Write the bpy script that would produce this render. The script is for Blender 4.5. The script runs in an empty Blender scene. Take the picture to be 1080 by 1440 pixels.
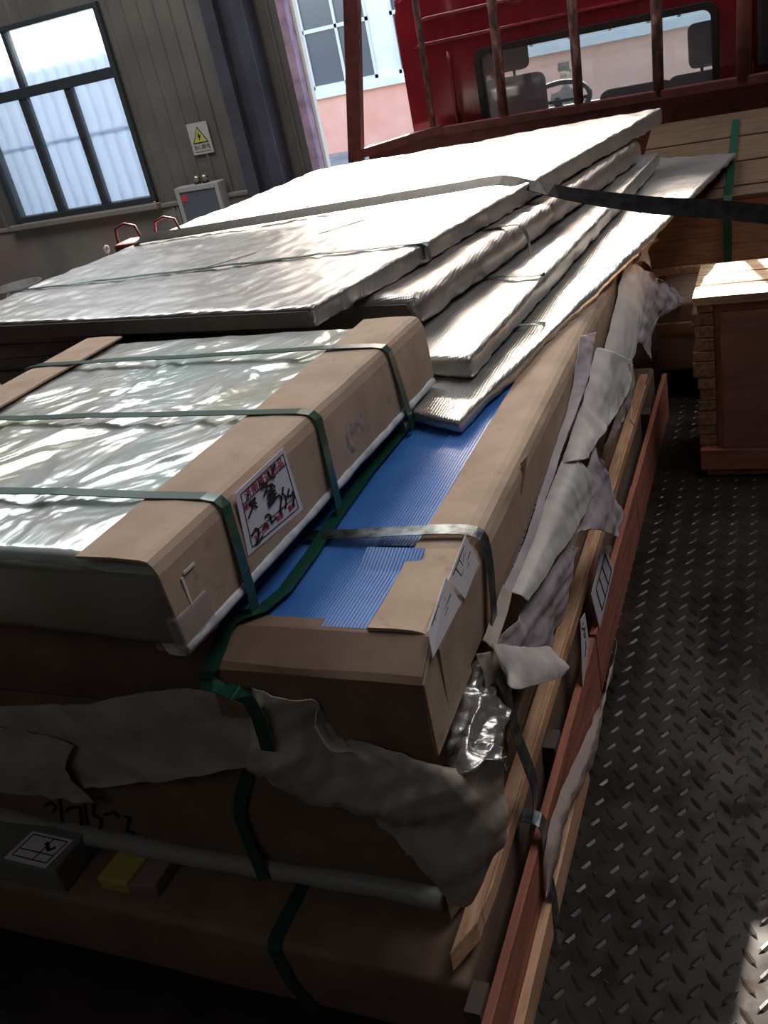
import bpy, bmesh, math, random
from mathutils import Vector, Matrix, noise
random.seed(7)
S = bpy.context.scene
C = S.collection
H = 2.8                      # camera height above the yard; the truck bed is at z = 1.1

# ------------------------------------------------------------------ camera, world, sun, large lights, exposure
cam = bpy.data.cameras.new('camera'); cam.sensor_fit = 'HORIZONTAL'; cam.sensor_width = 36.0
cam.lens = 36.0 * 1289.2 / 1080; cam.clip_start = 0.02; cam.clip_end = 200
camo = bpy.data.objects.new('camera', cam); C.objects.link(camo)
R3 = ((0.916843, 0.346923, -0.197592), (-0.003828, 0.502526, 0.864553), (0.399229, -0.791904, 0.462066))
M = Matrix(R3).transposed().to_4x4(); M.translation = (0, 0, H)
camo.matrix_world = M
S.camera = camo

W = bpy.data.worlds.new('world'); S.world = W; W.use_nodes = True
nt = W.node_tree; bg = nt.nodes['Background']
sky = nt.nodes.new('ShaderNodeTexSky'); sky.sky_type = 'NISHITA'; sky.sun_disc = False
SUN_DIR = Vector((.5, -1.9, -1)).normalized()
sky.sun_elevation = math.asin(-SUN_DIR.z); sky.sun_rotation = math.atan2(-SUN_DIR.x, -SUN_DIR.y)
sky.dust_density = 2.0; sky.air_density = 1.0
nt.links.new(sky.outputs[0], bg.inputs[0]); bg.inputs[1].default_value = 1.3

def light(kind, name, energy, color, loc=(0, 0, 0), d=(0, 0, -1), **k):
    l = bpy.data.lights.new(name, kind); l.energy = energy; l.color = color
    for a, b in k.items(): setattr(l, a, b)
    o = bpy.data.objects.new(name, l); C.objects.link(o); o.location = loc
    o.rotation_euler = Vector(d).to_track_quat('-Z', 'Y').to_euler(); return o
light('SUN', 'sun', 40.0, (1, .94, .84), (0, 20, 20), SUN_DIR, angle=math.radians(.6))
# added overhead fill and glint lights; the doorway as a portal for the sky
light('AREA', 'overhead_fill', 620, (.93, .97, 1), (-6.2, 6.2, H + 5.2), (0, 0, -1), shape='RECTANGLE', size=6.0, size_y=4.5)
light('AREA', 'overhead_fill', 190, (.95, .97, 1), (2.2, 4.0, H + 5.2), (0, 0, -1), shape='RECTANGLE', size=3.0, size_y=4.5)
light('AREA', 'overhead_fill', 32, (.95, .97, 1), (-1.0, -5.0, H + 5.2), (0, 0, -1), shape='RECTANGLE', size=5.0, size_y=3.0)
p_ = light('AREA', 'door_portal', 1, (1, 1, 1), (-2.25, 10.1, H + .15), (0, -1, 0), shape='RECTANGLE', size=5.1, size_y=5.8)
p_.data.cycles.is_portal = True

vs = S.view_settings; vs.view_transform = 'Standard'; vs.look = 'None'; vs.gamma = 1; vs.use_curve_mapping = False
vs.exposure = 0.0

# ------------------------------------------------------------------ helpers
def lin(c):
    return tuple(((v / 255 + .055) / 1.055) ** 2.4 if v > 10 else v / 255 / 12.92 for v in c) + (1,)

def tagged(o, label=None, cat=None, group=None, kind=None):
    if label: o['label'] = label
    if cat: o['category'] = cat
    if group: o['group'] = group
    if kind: o['kind'] = kind
    return o

def thing(name, loc, label, cat, group=None):
    o = bpy.data.objects.new(name, None); C.objects.link(o); o.location = loc; o.empty_display_size = .05
    return tagged(o, label, cat, group)

def wloc(o):
    v = Vector(o.location)
    while o.parent: o = o.parent; v += o.location
    return v

def mesh(name, verts, faces, mat, parent=None, smooth=False, kind=None, bevel=0, solid=0, subsurf=0, loc=None, mats=None, fmat=None):
    vs_ = [Vector(v) for v in verts]
    if parent is None:
        if loc is None:
            n = max(1, len(vs_))
            loc = Vector((sum(v.x for v in vs_) / n, sum(v.y for v in vs_) / n, min(v.z for v in vs_)))
        base = Vector(loc)
    else:
        base = wloc(parent)
    me = bpy.data.meshes.new(name); me.from_pydata([v - base for v in vs_], [], faces)
    bm = bmesh.new(); bm.from_mesh(me); bmesh.ops.recalc_face_normals(bm, faces=bm.faces) ; bm.to_mesh(me); bm.free()
    if mats:
        for m in mats: me.materials.append(m)
        for p, i in zip(me.polygons, fmat): p.material_index = i
    else: me.materials.append(mat)
    if smooth: me.polygons.foreach_set('use_smooth', [True] * len(me.polygons))
    o = bpy.data.objects.new(name, me); C.objects.link(o)
    if parent is not None: o.parent = parent
    else: o.location = base
    if kind: o['kind'] = kind
    if solid:
        m = o.modifiers.new('solid', 'SOLIDIFY'); m.thickness = solid; m.offset = 0
    if bevel:
        m = o.modifiers.new('bevel', 'BEVEL'); m.width = bevel; m.segments = 2; m.limit_method = 'ANGLE'; m.harden_normals = False
    if subsurf:
        m = o.modifiers.new('sub', 'SUBSURF'); m.levels = m.render_levels = subsurf
    return o

class MB:
    def __init__(s): s.v = []; s.f = []
    def add(s, v, f):
        k = len(s.v); s.v += [tuple(p) for p in v]; s.f += [tuple(i + k for i in q) for q in f]; return s
    def box(s, x0, x1, y0, y1, z0, z1):
        return s.add([(x0, y0, z0), (x1, y0, z0), (x1, y1, z0), (x0, y1, z0), (x0, y0, z1), (x1, y0, z1), (x1, y1, z1), (x0, y1, z1)],
                     [(0, 3, 2, 1), (4, 5, 6, 7), (0, 1, 5, 4), (1, 2, 6, 5), (2, 3, 7, 6), (3, 0, 4, 7)])
    def hexa(s, b, t):        # four bottom, four top corners
        return s.add(list(b) + list(t), [(0, 3, 2, 1), (4, 5, 6, 7), (0, 1, 5, 4), (1, 2, 6, 5), (2, 3, 7, 6), (3, 0, 4, 7)])
    def bar(s, a, b, w, h, up=(0, 0, 1)):
        a = Vector(a); b = Vector(b); d = (b - a).normalized(); up = Vector(up)
        if abs(d.dot(up)) > .98: up = Vector((0, 1, 0))
        r = d.cross(up).normalized() * w / 2; u = r.cross(d).normalized() * h / 2
        return s.hexa([a - r - u, a + r - u, b + r - u, b - r - u], [a - r + u, a + r + u, b + r + u, b - r + u])
    def tube(s, pts, r, n=8, cap=True):
        pts = [Vector(p) for p in pts]; rs = r if isinstance(r, (list, tuple)) else [r] * len(pts)
        rings = []; prev = None
        for i, p in enumerate(pts):
            d = (pts[min(i + 1, len(pts) - 1)] - pts[max(i - 1, 0)]).normalized()
            if prev is None:
                a = d.orthogonal().normalized()
            else:
                a = (prev - d * prev.dot(d)).normalized()
            prev = a; b = d.cross(a)
            rings.append([p + (a * math.cos(t) + b * math.sin(t)) * rs[i] for t in [2 * math.pi * j / n for j in range(n)]])
        v = [q for ring in rings for q in ring]; f = []
        for i in range(len(pts) - 1):
            for j in range(n): f.append((i * n + j, i * n + (j + 1) % n, (i + 1) * n + (j + 1) % n, (i + 1) * n + j))
        if cap: f.append(tuple(range(n))[::-1]); f.append(tuple((len(pts) - 1) * n + j for j in range(n)))
        return s.add(v, f)
    def prism(s, poly, a, b):   # polygon given as 3D points, extruded from offset a to offset b
        a = Vector(a); b = Vector(b); n = len(poly)
        v = [Vector(p) + a for p in poly] + [Vector(p) + b for p in poly]
        return s.add(v, [tuple(range(n))[::-1], tuple(range(n, 2 * n))] + [(i, (i + 1) % n, n + (i + 1) % n, n + i) for i in range(n)])
    def out(s, name, mat, parent=None, **k): return mesh(name, s.v, s.f, mat, parent, **k)

def box(name, mat, x0, x1, y0, y1, z0, z1, parent=None, **k):
    return MB().box(x0, x1, y0, y1, z0, z1).out(name, mat, parent, **k)

def cr(p, t):               # Catmull-Rom through the list p at parameter t in 0..1
    n = len(p) - 1; x = max(0, min(n - 1e-6, t * n)); i = int(x); u = x - i
    a, b, c, d = p[max(i - 1, 0)], p[i], p[i + 1], p[min(i + 2, n)]
    return .5 * ((2 * b) + (c - a) * u + (2 * a - 5 * b + 4 * c - d) * u * u + (3 * b - a - 3 * c + d) * u ** 3)

def ridged(p, oct=3):
    v = 0; a = 1
    for _ in range(oct):
        v += a * (1 - 2 * abs(noise.noise(p))); p = p * 2.03 + Vector((3.1, 1.7, .4)); a *= .5
    return v / 1.75

def crease(p):              # flat facets meeting in sharp folds, as in crumpled film
    d, _ = noise.voronoi(p)
    return d[1] - d[0]

def folds(p, seed, n=5, f=1.0):   # straight sharp folds in random directions, gated so that each one dies out
    rr = random.Random(seed); v = 0
    for k in range(n):
        d = Vector((rr.gauss(0, 1), rr.gauss(0, 1), rr.gauss(0, 1))).normalized()
        q = p.dot(d) * f * (.6 + .9 * rr.random()) + rr.random() * 5 + .5 * noise.noise(p * f * .25 + Vector((k, seed, 0)))
        g = .5 + .5 * noise.noise(p * f * .4 + Vector((seed, k * 3.1, 1)))
        v += abs((q % 2) - 1) * max(0, g)
    return v / n

def sheet(name, rows, mat, parent=None, n=(24, 24), amp=.006, sc=18, thick=.0012, ragged=0, seed=0, smooth=True, **k):
    rows = [[Vector(q) for q in r] for r in rows]
    nu, nv = int(n[0] * 1.6), int(n[1] * 1.5); ragged *= 1.5; v = []; f = []
    for j in range(nv + 1):
        tv = j / nv
        for i in range(nu + 1):
            tu = i / nu
            tt, tuu = tv, tu
            if ragged:
                e = noise.noise(Vector((tu * 9, seed, tv * 9))) * ragged + noise.noise(Vector((tu * 31, seed + 5, tv * 31))) * ragged * .5
                if i in (0, nu): tuu = tu
                if j == nv: tt = tv - abs(e)
                if i == nu: tuu = tu - abs(e) * .8
            col = [cr(r, tuu) for r in rows]
            p = cr(col, tt)
            v.append(p)
        for i in range(nu):
            if j < nv: f.append((j * (nu + 1) + i, j * (nu + 1) + i + 1, (j + 1) * (nu + 1) + i + 1, (j + 1) * (nu + 1) + i))
    w = nu + 1; out = []
    for j in range(nv + 1):
        for i in range(nu + 1):
            a = v[j * w + min(i + 1, nu)] - v[j * w + max(i - 1, 0)]
            b = v[min(j + 1, nv) * w + i] - v[max(j - 1, 0) * w + i]
            nn = a.cross(b)
            nn = nn.normalized() if nn.length > 1e-9 else Vector((1, 0, 0))
            p = v[j * w + i]; q = p * sc + Vector((seed * 3.3, seed, -seed))
            out.append(p + nn * amp * (noise.noise(q * .4) * 1.2 + (folds(q, seed, 6, 1.2) - .25) * 5.0 + (folds(q, seed + 1, 5, 3.0) - .25) * 1.8 + .1 * noise.noise(q * 2)))
    return mesh(name, out, f, mat, parent, smooth=smooth, solid=thick, **k)

def softbox(name, mat, quad, z0, z1, n, r, parent=None, disp=None, smooth=True, ztop=None, **k):
    # rounded box over a ground quad (near left, near right, far right, far left), heights z0..z1 (z1 may be four heights)
    q = [Vector((p[0], p[1], 0)) for p in quad]
    lx = ((q[1] - q[0]).length + (q[2] - q[3]).length) / 2; ly = ((q[3] - q[0]).length + (q[2] - q[1]).length) / 2
    zz0 = list(z0) if isinstance(z0, (list, tuple)) else [z0] * 4
    zz1 = list(z1) if isinstance(z1, (list, tuple)) else [z1] * 4
    lz = sum(zz1) / 4 - sum(zz0) / 4; L = (lx, ly, lz); r = min(r, lz * .49)
    def nodes(l, m):
        a = [0, .12 * r, .32 * r, .62 * r, r]
        return a + [r + (l - 2 * r) * t / m for t in range(1, m)] + [l - t for t in reversed(a)]
    N = [nodes(L[i], n[i]) for i in range(3)]
    K = [len(a) - 1 for a in N]; idx = {}; v = []; f = []
    def vid(i, j, k_):
        t = (i, j, k_)
        if t not in idx:
            p = Vector((N[0][i], N[1][j], N[2][k_]))
            c = Vector([max(r, min(L[a] - r, p[a])) for a in range(3)]); d = p - c
            nn = d.normalized() if d.length > 1e-9 else Vector((0, 0, 1))
            idx[t] = len(v); v.append((c + nn * r, nn))
        return idx[t]
    def grid(a, b, mk):
        for i in range(a):
            for j in range(b): f.append((mk(i, j), mk(i + 1, j), mk(i + 1, j + 1), mk(i, j + 1)))
    X, Y, Z = K
    grid(X, Y, lambda i, j: vid(i, j, 0)); grid(X, Y, lambda i, j: vid(i, j, Z))
    grid(X, Z, lambda i, j: vid(i, 0, j)); grid(X, Z, lambda i, j: vid(i, Y, j))
    grid(Y, Z, lambda i, j: vid(0, i, j)); grid(Y, Z, lambda i, j: vid(X, i, j))
    ax = (q[1] - q[0]).normalized(); ay = (q[3] - q[0]).normalized()
    out = []
    for p, nn in v:
        u, w, h = p.x / L[0], p.y / L[1], p.z / L[2]
        g = q[0].lerp(q[1], u).lerp(q[3].lerp(q[2], u), w)
        a0 = (zz0[0] * (1 - u) + zz0[1] * u) * (1 - w) + (zz0[3] * (1 - u) + zz0[2] * u) * w
        a1 = (zz1[0] * (1 - u) + zz1[1] * u) * (1 - w) + (zz1[3] * (1 - u) + zz1[2] * u) * w
        P = Vector((g.x, g.y, a0 + (a1 - a0) * h))
        if disp:
            P += (ax * nn.x + ay * nn.y + Vector((0, 0, nn.z))).normalized() * disp(P, nn, u, w, h)
        out.append(P)
    return mesh(name, out, f, mat, parent, smooth=smooth, **k)

def strap(name, mat, pts, side, w, t=.0016, parent=None, n=0, wav=0, **k):
    # ribbon along pts; side = direction (or one per point) across its width
    pts = [Vector(p) for p in pts]; sides = [Vector(s).normalized() for s in side] if isinstance(side[0], (tuple, Vector)) else [Vector(side).normalized()] * len(pts)
    if n:
        N_ = n * (len(pts) - 1); P = [cr(pts, i / N_) for i in range(N_ + 1)]; Q = [cr(sides, i / N_).normalized() for i in range(N_ + 1)]
        P[-1] = pts[-1]; pts, sides = P, Q
    v = []; f = []
    for i, p in enumerate(pts):
        d = (pts[min(i + 1, len(pts) - 1)] - pts[max(i - 1, 0)]).normalized(); s = sides[i]
        s = (s - d * s.dot(d)).normalized(); nn = d.cross(s).normalized()
        off = nn * (noise.noise(p * 14) * wav) if wav else Vector()
        for a, b in ((-1, -1), (1, -1), (1, 1), (-1, 1)): v.append(p + off + s * a * w / 2 + nn * b * t / 2)
    for i in range(len(pts) - 1):
        for j in range(4): f.append((i * 4 + j, i * 4 + (j + 1) % 4, i * 4 + 4 + (j + 1) % 4, i * 4 + 4 + j))
    f += [(3, 2, 1, 0), tuple(len(v) - 4 + j for j in range(4))]
    return mesh(name, v, f, mat, parent, **k)

# ------------------------------------------------------------------ materials
def mat(name, col, rough=.6, metal=0, **k):
    m = bpy.data.materials.new(name); m.use_nodes = True
    b = m.node_tree.nodes['Principled BSDF']
    b.inputs['Base Color'].default_value = lin(col) if len(col) == 3 else col
    b.inputs['Roughness'].default_value = rough; b.inputs['Metallic'].default_value = metal
    for a, v in k.items(): b.inputs[a.replace('_', ' ')].default_value = v
    return m

class NT:
    def __init__(s, m): s.t = m.node_tree; s.b = s.t.nodes['Principled BSDF']; s.c = s.t.nodes.new('ShaderNodeTexCoord')
    def node(s, typ, **k):
        n = s.t.nodes.new('ShaderNode' + typ)
        for a, v in k.items():
            if a in n.inputs.keys(): n.inputs[a].default_value = v
            else: setattr(n, a, v)
        return n
    def link(s, a, b): s.t.links.new(a, b)
    def coord(s, scale=(1, 1, 1), rot=(0, 0, 0)):
        mp = s.node('Mapping'); mp.inputs['Scale'].default_value = scale; mp.inputs['Rotation'].default_value = rot
        s.link(s.c.outputs['Object'], mp.inputs['Vector']); return mp.outputs[0]
    def noise(s, scale, detail=5, vec=None, rough=.55):
        n = s.node('TexNoise'); n.inputs['Scale'].default_value = scale; n.inputs['Detail'].default_value = detail; n.inputs['Roughness'].default_value = rough
        s.link(vec if vec is not None else s.coord(), n.inputs['Vector']); return n.outputs['Fac']
    def ramp(s, fac, stops):
        r = s.node('ValToRGB'); e = r.color_ramp.elements
        while len(e) < len(stops): e.new(.5)
        for i, (p, c) in enumerate(stops): e[i].position = p; e[i].color = lin(c) if len(c) == 3 else c
        s.link(fac, r.inputs[0]); return r.outputs[0]
    def mix(s, fac, a, b, blend='MIX'):
        n = s.node('Mix'); n.data_type = 'RGBA'; n.blend_type = blend
        for i, x in ((0, fac), (6, a), (7, b)):
            if hasattr(x, 'links') or isinstance(x, bpy.types.NodeSocket): s.link(x, n.inputs[i])
            else: n.inputs[i].default_value = x
        return n.outputs[2]
    def color(s, x): s.link(x, s.b.inputs['Base Color'])
    def rough(s, x): s.link(x, s.b.inputs['Roughness'])
    def bump(s, h, dist=.002, strength=.5):
        n = s.node('Bump'); n.inputs['Strength'].default_value = strength; n.inputs['Distance'].default_value = dist
        s.link(h, n.inputs['Height']); s.link(n.outputs[0], s.b.inputs['Normal'])

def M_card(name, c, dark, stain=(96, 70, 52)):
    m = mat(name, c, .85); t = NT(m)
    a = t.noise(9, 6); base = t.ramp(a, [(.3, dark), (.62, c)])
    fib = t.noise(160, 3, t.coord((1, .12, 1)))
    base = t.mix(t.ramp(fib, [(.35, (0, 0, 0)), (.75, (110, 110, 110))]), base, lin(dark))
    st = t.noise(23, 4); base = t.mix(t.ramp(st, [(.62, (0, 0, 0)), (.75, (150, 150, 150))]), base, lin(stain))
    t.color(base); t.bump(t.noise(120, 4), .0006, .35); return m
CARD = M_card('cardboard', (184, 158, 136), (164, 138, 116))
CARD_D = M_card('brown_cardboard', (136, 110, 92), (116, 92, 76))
CARD_E = mat('cardboard_edge', (120, 92, 68), .9)

def M_weave(name, c, rough, scale=260):
    m = mat(name, c, rough, .72); t = NT(m)
    wv = t.node('TexWave', wave_type='BANDS', bands_direction='X'); wv.inputs['Scale'].default_value = scale / 6.3; t.link(t.coord(), wv.inputs[0])
    wv2 = t.node('TexWave', wave_type='BANDS', bands_direction='Y'); wv2.inputs['Scale'].default_value = scale / 6.3; t.link(t.coord(), wv2.inputs[0])
    mm = t.node('Math', operation='ADD'); t.link(wv.outputs['Fac'], mm.inputs[0]); t.link(wv2.outputs['Fac'], mm.inputs[1])
    t.color(t.ramp(t.noise(6, 4), [(.3, tuple(int(x * .86) for x in c)), (.65, c)]))
    t.bump(mm.outputs[0], .0012, .3); return m
WEAVE = M_weave('silver_woven_wrap', (200, 196, 192), .3)
WEAVE_B = M_weave('grey_woven_wrap', (190, 180, 174), .34)
KBROWN = M_card('brown_core_board', (98, 86, 78), (80, 70, 62))

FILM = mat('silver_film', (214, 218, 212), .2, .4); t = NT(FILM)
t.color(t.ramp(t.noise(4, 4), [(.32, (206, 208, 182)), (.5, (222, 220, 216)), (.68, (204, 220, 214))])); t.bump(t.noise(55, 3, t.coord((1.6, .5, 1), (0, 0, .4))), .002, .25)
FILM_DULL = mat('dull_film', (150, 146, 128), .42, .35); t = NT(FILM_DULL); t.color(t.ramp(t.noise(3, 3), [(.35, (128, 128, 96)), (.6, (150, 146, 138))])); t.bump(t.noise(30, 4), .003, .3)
HEM = mat('white_plastic_hem', (206, 206, 208), .35); t = NT(HEM); t.color(t.ramp(t.noise(20, 4), [(.35, (170, 170, 176)), (.6, (216, 216, 218))]))
FOIL = mat('crumpled_foil', (190, 186, 184), .28, .8); t = NT(FOIL); t.bump(t.noise(40, 4), .004, .4)

BLUE = mat('blue_fluted_plastic', (60, 116, 190), .4); t = NT(BLUE)
t.color(t.ramp(t.noise(7, 5), [(.3, (48, 102, 176)), (.7, (70, 126, 198))])); t.bump(t.noise(300, 2), .0004, .2)

def M_paper(name, c, dark):
    m = mat(name, c, .8); t = NT(m); t.color(t.ramp(t.noise(8, 5), [(.3, dark), (.65, c)])); t.bump(t.noise(60, 5), .002, .35)
    b = t.b; return m
PAPER = M_paper('white_wrapping_paper', (222, 214, 208), (200, 190, 184))
PAPER_K = M_paper('grey_kraft_paper', (186, 172, 160), (160, 146, 134))
PAPER_L = M_paper('lilac_wrapping_paper', (196, 182, 186), (170, 158, 162))

def M_wood(name, c, dark, axis='Y', rough=.7, sc=1.0):
    m = mat(name, c, rough); t = NT(m)
    s = {'X': (.09, 1, 1), 'Y': (1, .09, 1), 'Z': (1, 1, .09)}[axis]
    g = t.noise(70 * sc, 5, t.coord(s)); g2 = t.noise(16 * sc, 4, t.coord(s))
    a = t.ramp(g, [(.32, dark), (.6, c)]); t.color(t.mix(t.ramp(g2, [(.4, (0, 0, 0)), (.7, (140, 140, 140))]), a, lin(dark)))
    t.bump(g, .0012, .4); return m
WOOD = M_wood('pale_pine', (232, 186, 148), (190, 136, 100), 'Y')
WOOD_X = M_wood('brown_pine', (176, 132, 98), (128, 90, 66), 'X')
WOOD_R = M_wood('red_brown_plywood', (186, 116, 90), (146, 86, 68), 'Y', sc=.6)
WOOD_RX = M_wood('red_brown_board', (196, 126, 106), (160, 96, 82), 'X', sc=.5)
WOOD_END = mat('pine_end_grain', (190, 152, 118), .8); t = NT(WOOD_END); t.color(t.ramp(t.noise(60, 4), [(.35, (140, 102, 76)), (.65, (196, 156, 120))]))

STEEL = mat('blued_steel_strap', (110, 116, 118), .32, .9); t = NT(STEEL); t.color(t.ramp(t.noise(40, 5), [(.35, (70, 74, 76)), (.65, (140, 148, 150))]))
GREEN = mat('green_plastic_strap', (26, 70, 56), .3); t = NT(GREEN); t.bump(t.noise(400, 2), .0005, .3)
GREEN.node_tree.nodes['Principled BSDF'].inputs['Coat Weight'].default_value = .4
WEB = mat('black_webbing', (40, 37, 36), .9, 0, Specular_IOR_Level=.08); t = NT(WEB); t.color(t.ramp(t.noise(30, 4), [(.35, (24, 22, 22)), (.65, (40, 37, 36))]))
TAPE = mat('clear_tape', (190, 176, 170), .2, 0, Alpha=.45)
RED = mat('red_cab_paint', (118, 34, 44), .5); t = NT(RED); t.color(t.ramp(t.noise(5, 5), [(.3, (106, 30, 40)), (.65, (124, 36, 48))])); t.rough(t.ramp(t.noise(8, 4), [(.3, (80, 80, 80)), (.7, (130, 130, 130))]))
RED_D = mat('faded_red_steel', (100, 44, 40), .6); t = NT(RED_D); t.color(t.ramp(t.noise(14, 6), [(.35, (76, 36, 34)), (.62, (106, 48, 44))]))
RUST = mat('rusty_bar', (92, 60, 56), .7); t = NT(RUST); t.color(t.ramp(t.noise(30, 5, t.coord((1, 1, .4))), [(.38, (52, 34, 34)), (.55, (110, 66, 60)), (.7, (150, 120, 112))]))
BLACK = mat('black_rubber', (22, 22, 24), .6)
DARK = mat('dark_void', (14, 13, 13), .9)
SEAT = mat('grey_seat_cloth', (78, 80, 86), .85); t = NT(SEAT); t.bump(t.noise(200, 3), .001, .4)
DASH = mat('dark_grey_dashboard', (64, 66, 70), .7)
PLATE = mat('checker_plate_steel', (96, 88, 82), .6, .1, Specular_IOR_Level=.3); t = NT(PLATE)
t.color(t.ramp(t.noise(6, 6), [(.3, (30, 26, 24)), (.65, (58, 51, 46))])); t.rough(t.ramp(t.noise(11, 5), [(.3, (120, 120, 120)), (.7, (185, 185, 185))])); t.bump(t.noise(90, 4), .0006, .3)
WALLM = mat('grey_wall_sheet', (100, 94, 87), .7); t = NT(WALLM); t.color(t.ramp(t.noise(1.4, 6), [(.3, (70, 66, 61)), (.65, (88, 83, 77))]))
DADO = mat('painted_wall_base', (150, 138, 128), .8); t = NT(DADO); t.color(t.ramp(t.noise(1.1, 6), [(.32, (92, 90, 82)), (.5, (112, 105, 98)), (.68, (118, 98, 94))]))
FRAME = mat('dark_window_frame', (44, 48, 50), .45)
COLUMN = mat('dark_blue_grey_steel', (50, 50, 58), .5); t = NT(COLUMN); t.color(t.ramp(t.noise(3, 5), [(.3, (42, 42, 50)), (.7, (60, 60, 70))]))
PURPLE = mat('faded_purple_paint', (150, 124, 142), .6); t = NT(PURPLE); t.color(t.ramp(t.noise(6, 5), [(.35, (120, 96, 112)), (.65, (160, 134, 152))]))
CONC = mat('concrete', (150, 146, 140), .9); t = NT(CONC); t.color(t.ramp(t.noise(1.2, 7), [(.3, (126, 122, 116)), (.7, (166, 162, 154))]))
ROOFM = mat('roof_sheet', (120, 118, 114), .8)
ORANGE = mat('salmon_render', (238, 172, 148), .85); t = NT(ORANGE); t.color(t.ramp(t.noise(1.2, 5), [(.3, (230, 158, 132)), (.7, (242, 180, 158))]))
WHITE = mat('white_render', (236, 232, 228), .8); t = NT(WHITE); t.color(t.ramp(t.noise(1.5, 5), [(.3, (222, 216, 210)), (.7, (240, 237, 233))]))
ALU = mat('white_window_frame', (214, 208, 196), .5)
DGLASS = mat('dark_window_glass', (80, 84, 92), .12); 
LABEL = mat('white_label_paper', (224, 216, 222), .6)
INK = mat('black_marker_ink', (24, 20, 22), .6)
INKN = mat('navy_print', (40, 36, 66), .6)
INKR = mat('red_print', (168, 40, 66), .6)
YEL = mat('yellow_paint', (156, 150, 66), .7)
YELD = mat('yellow_block', (176, 160, 80), .7)
GREYB = mat('grey_foam_block', (118, 116, 112), .85)
LGREY = mat('light_grey_enamel', (142, 138, 136), .5)
SKIN = mat('skin', (214, 168, 146), .6); HAIR = mat('black_hair', (28, 24, 24), .7); CLOTH = mat('dark_work_clothes', (70, 72, 78), .85)
FOAM = mat('white_foam', (226, 220, 214), .6)

def glassy(name, tint, op, dust):
    m = bpy.data.materials.new(name); m.use_nodes = True; nt = m.node_tree; nt.nodes.clear()
    o = nt.nodes.new('ShaderNodeOutputMaterial'); tr = nt.nodes.new('ShaderNodeBsdfTransparent'); tr.inputs[0].default_value = tint
    gl = nt.nodes.new('ShaderNodeBsdfGlossy'); gl.inputs['Roughness'].default_value = .03
    df = nt.nodes.new('ShaderNodeBsdfDiffuse'); df.inputs[0].default_value = dust
    tl = nt.nodes.new('ShaderNodeBsdfTranslucent'); tl.inputs[0].default_value = dust
    a = nt.nodes.new('ShaderNodeAddShader')
    m0 = nt.nodes.new('ShaderNodeMixShader'); m0.inputs[0].default_value = .5; nt.links.new(df.outputs[0], m0.inputs[1]); nt.links.new(tl.outputs[0], m0.inputs[2])
    m1 = nt.nodes.new('ShaderNodeMixShader'); m1.inputs[0].default_value = op; nt.links.new(tr.outputs[0], m1.inputs[1]); nt.links.new(m0.outputs[0], m1.inputs[2])
    fr = nt.nodes.new('ShaderNodeFresnel'); fr.inputs[0].default_value = 1.45
    m2 = nt.nodes.new('ShaderNodeMixShader'); nt.links.new(fr.outputs[0], m2.inputs[0]); nt.links.new(m1.outputs[0], m2.inputs[1]); nt.links.new(gl.outputs[0], m2.inputs[2])
    nt.links.new(m2.outputs[0], o.inputs[0]); return m
CABGLASS = glassy('dusty_cab_glass', (.86, .9, .9, 1), .22, (.5, .56, .58, 1))
PANE = glassy('window_pane_glass', (.9, .94, .98, 1), .1, (.7, .78, .85, 1))
def translucent(name, c, k):
    m = bpy.data.materials.new(name); m.use_nodes = True; nt = m.node_tree; nt.nodes.clear()
    o = nt.nodes.new('ShaderNodeOutputMaterial'); df = nt.nodes.new('ShaderNodeBsdfDiffuse'); tl = nt.nodes.new('ShaderNodeBsdfTranslucent')
    df.inputs[0].default_value = c; tl.inputs[0].default_value = c; mx = nt.nodes.new('ShaderNodeMixShader'); mx.inputs[0].default_value = k
    nt.links.new(df.outputs[0], mx.inputs[1]); nt.links.new(tl.outputs[0], mx.inputs[2]); nt.links.new(mx.outputs[0], o.inputs[0]); return m
SHEETM = translucent('milky_roof_sheet', (.74, .82, .88, 1), .48)
FLAPM = translucent('cloudy_plastic_film', (.62, .5, .46, 1), .4)

# ------------------------------------------------------------------ the setting: hall
YW = 10.0
box('ground', CONC, -40, 40, -12, 40, -.2, 0, kind='structure')
def wall_sheet(name, x0, x1, z0, z1, y=YW, pitch=.2):
    # ribbed steel cladding: flat pans with narrow raised ribs
    pts = []; x = x0
    while x < x1 - 1e-6:
        for dx, dy in ((0, 0), (.1, 0), (.115, -.022), (.145, -.022), (.16, 0)):
            if x + dx < x1: pts.append((x + dx, y + dy))
        x += pitch
    pts.append((x1, y)); v = []; f = []
    for a, b in pts: v += [(a, b, z0), (a, b, z1)]
    for i in range(len(pts) - 1): f.append((2 * i, 2 * i + 2, 2 * i + 3, 2 * i + 1))
    return v, f
ZD = H - 1.40               # top of the masonry dado
wv = MB()
WX0, WX1, WZ0, WZ1 = -9.35, -7.19, H - 1.30, H + .79
for a in ((-14, WX0, ZD, 8.3), (WX0, WX1, WZ1, 8.3), (WX1, -4.9, ZD, 8.3), (-4.9, .2, H + 3.05, 8.3), (.2, 8, 0, 8.3)):
    wv.add(*wall_sheet('w', *a))
wb = wv.out('wall_back', WALLM, kind='structure')
dd = MB(); dd.box(-14, -4.9, YW - .05, YW + .2, 0, ZD); dd.box(-14, -4.9, YW - .075, YW - .05, ZD - .05, ZD)
dd.out('dado', DADO, wb, bevel=.01)
seam = MB(); seam.box(-6.93, -6.90, YW - .062, YW - .05, 0, ZD - .05); seam.box(-6.86, -6.84, YW - .062, YW - .05, 0, ZD - .05); seam.out('dado_joint', DADO, wb)
box('wall_left', WALLM, -14.2, -14, -12, 10.2, 0, 8.3, kind='structure')
box('wall_right', WALLM, 8, 8.2, -12, 10.2, 0, 8.3, kind='structure')
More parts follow.
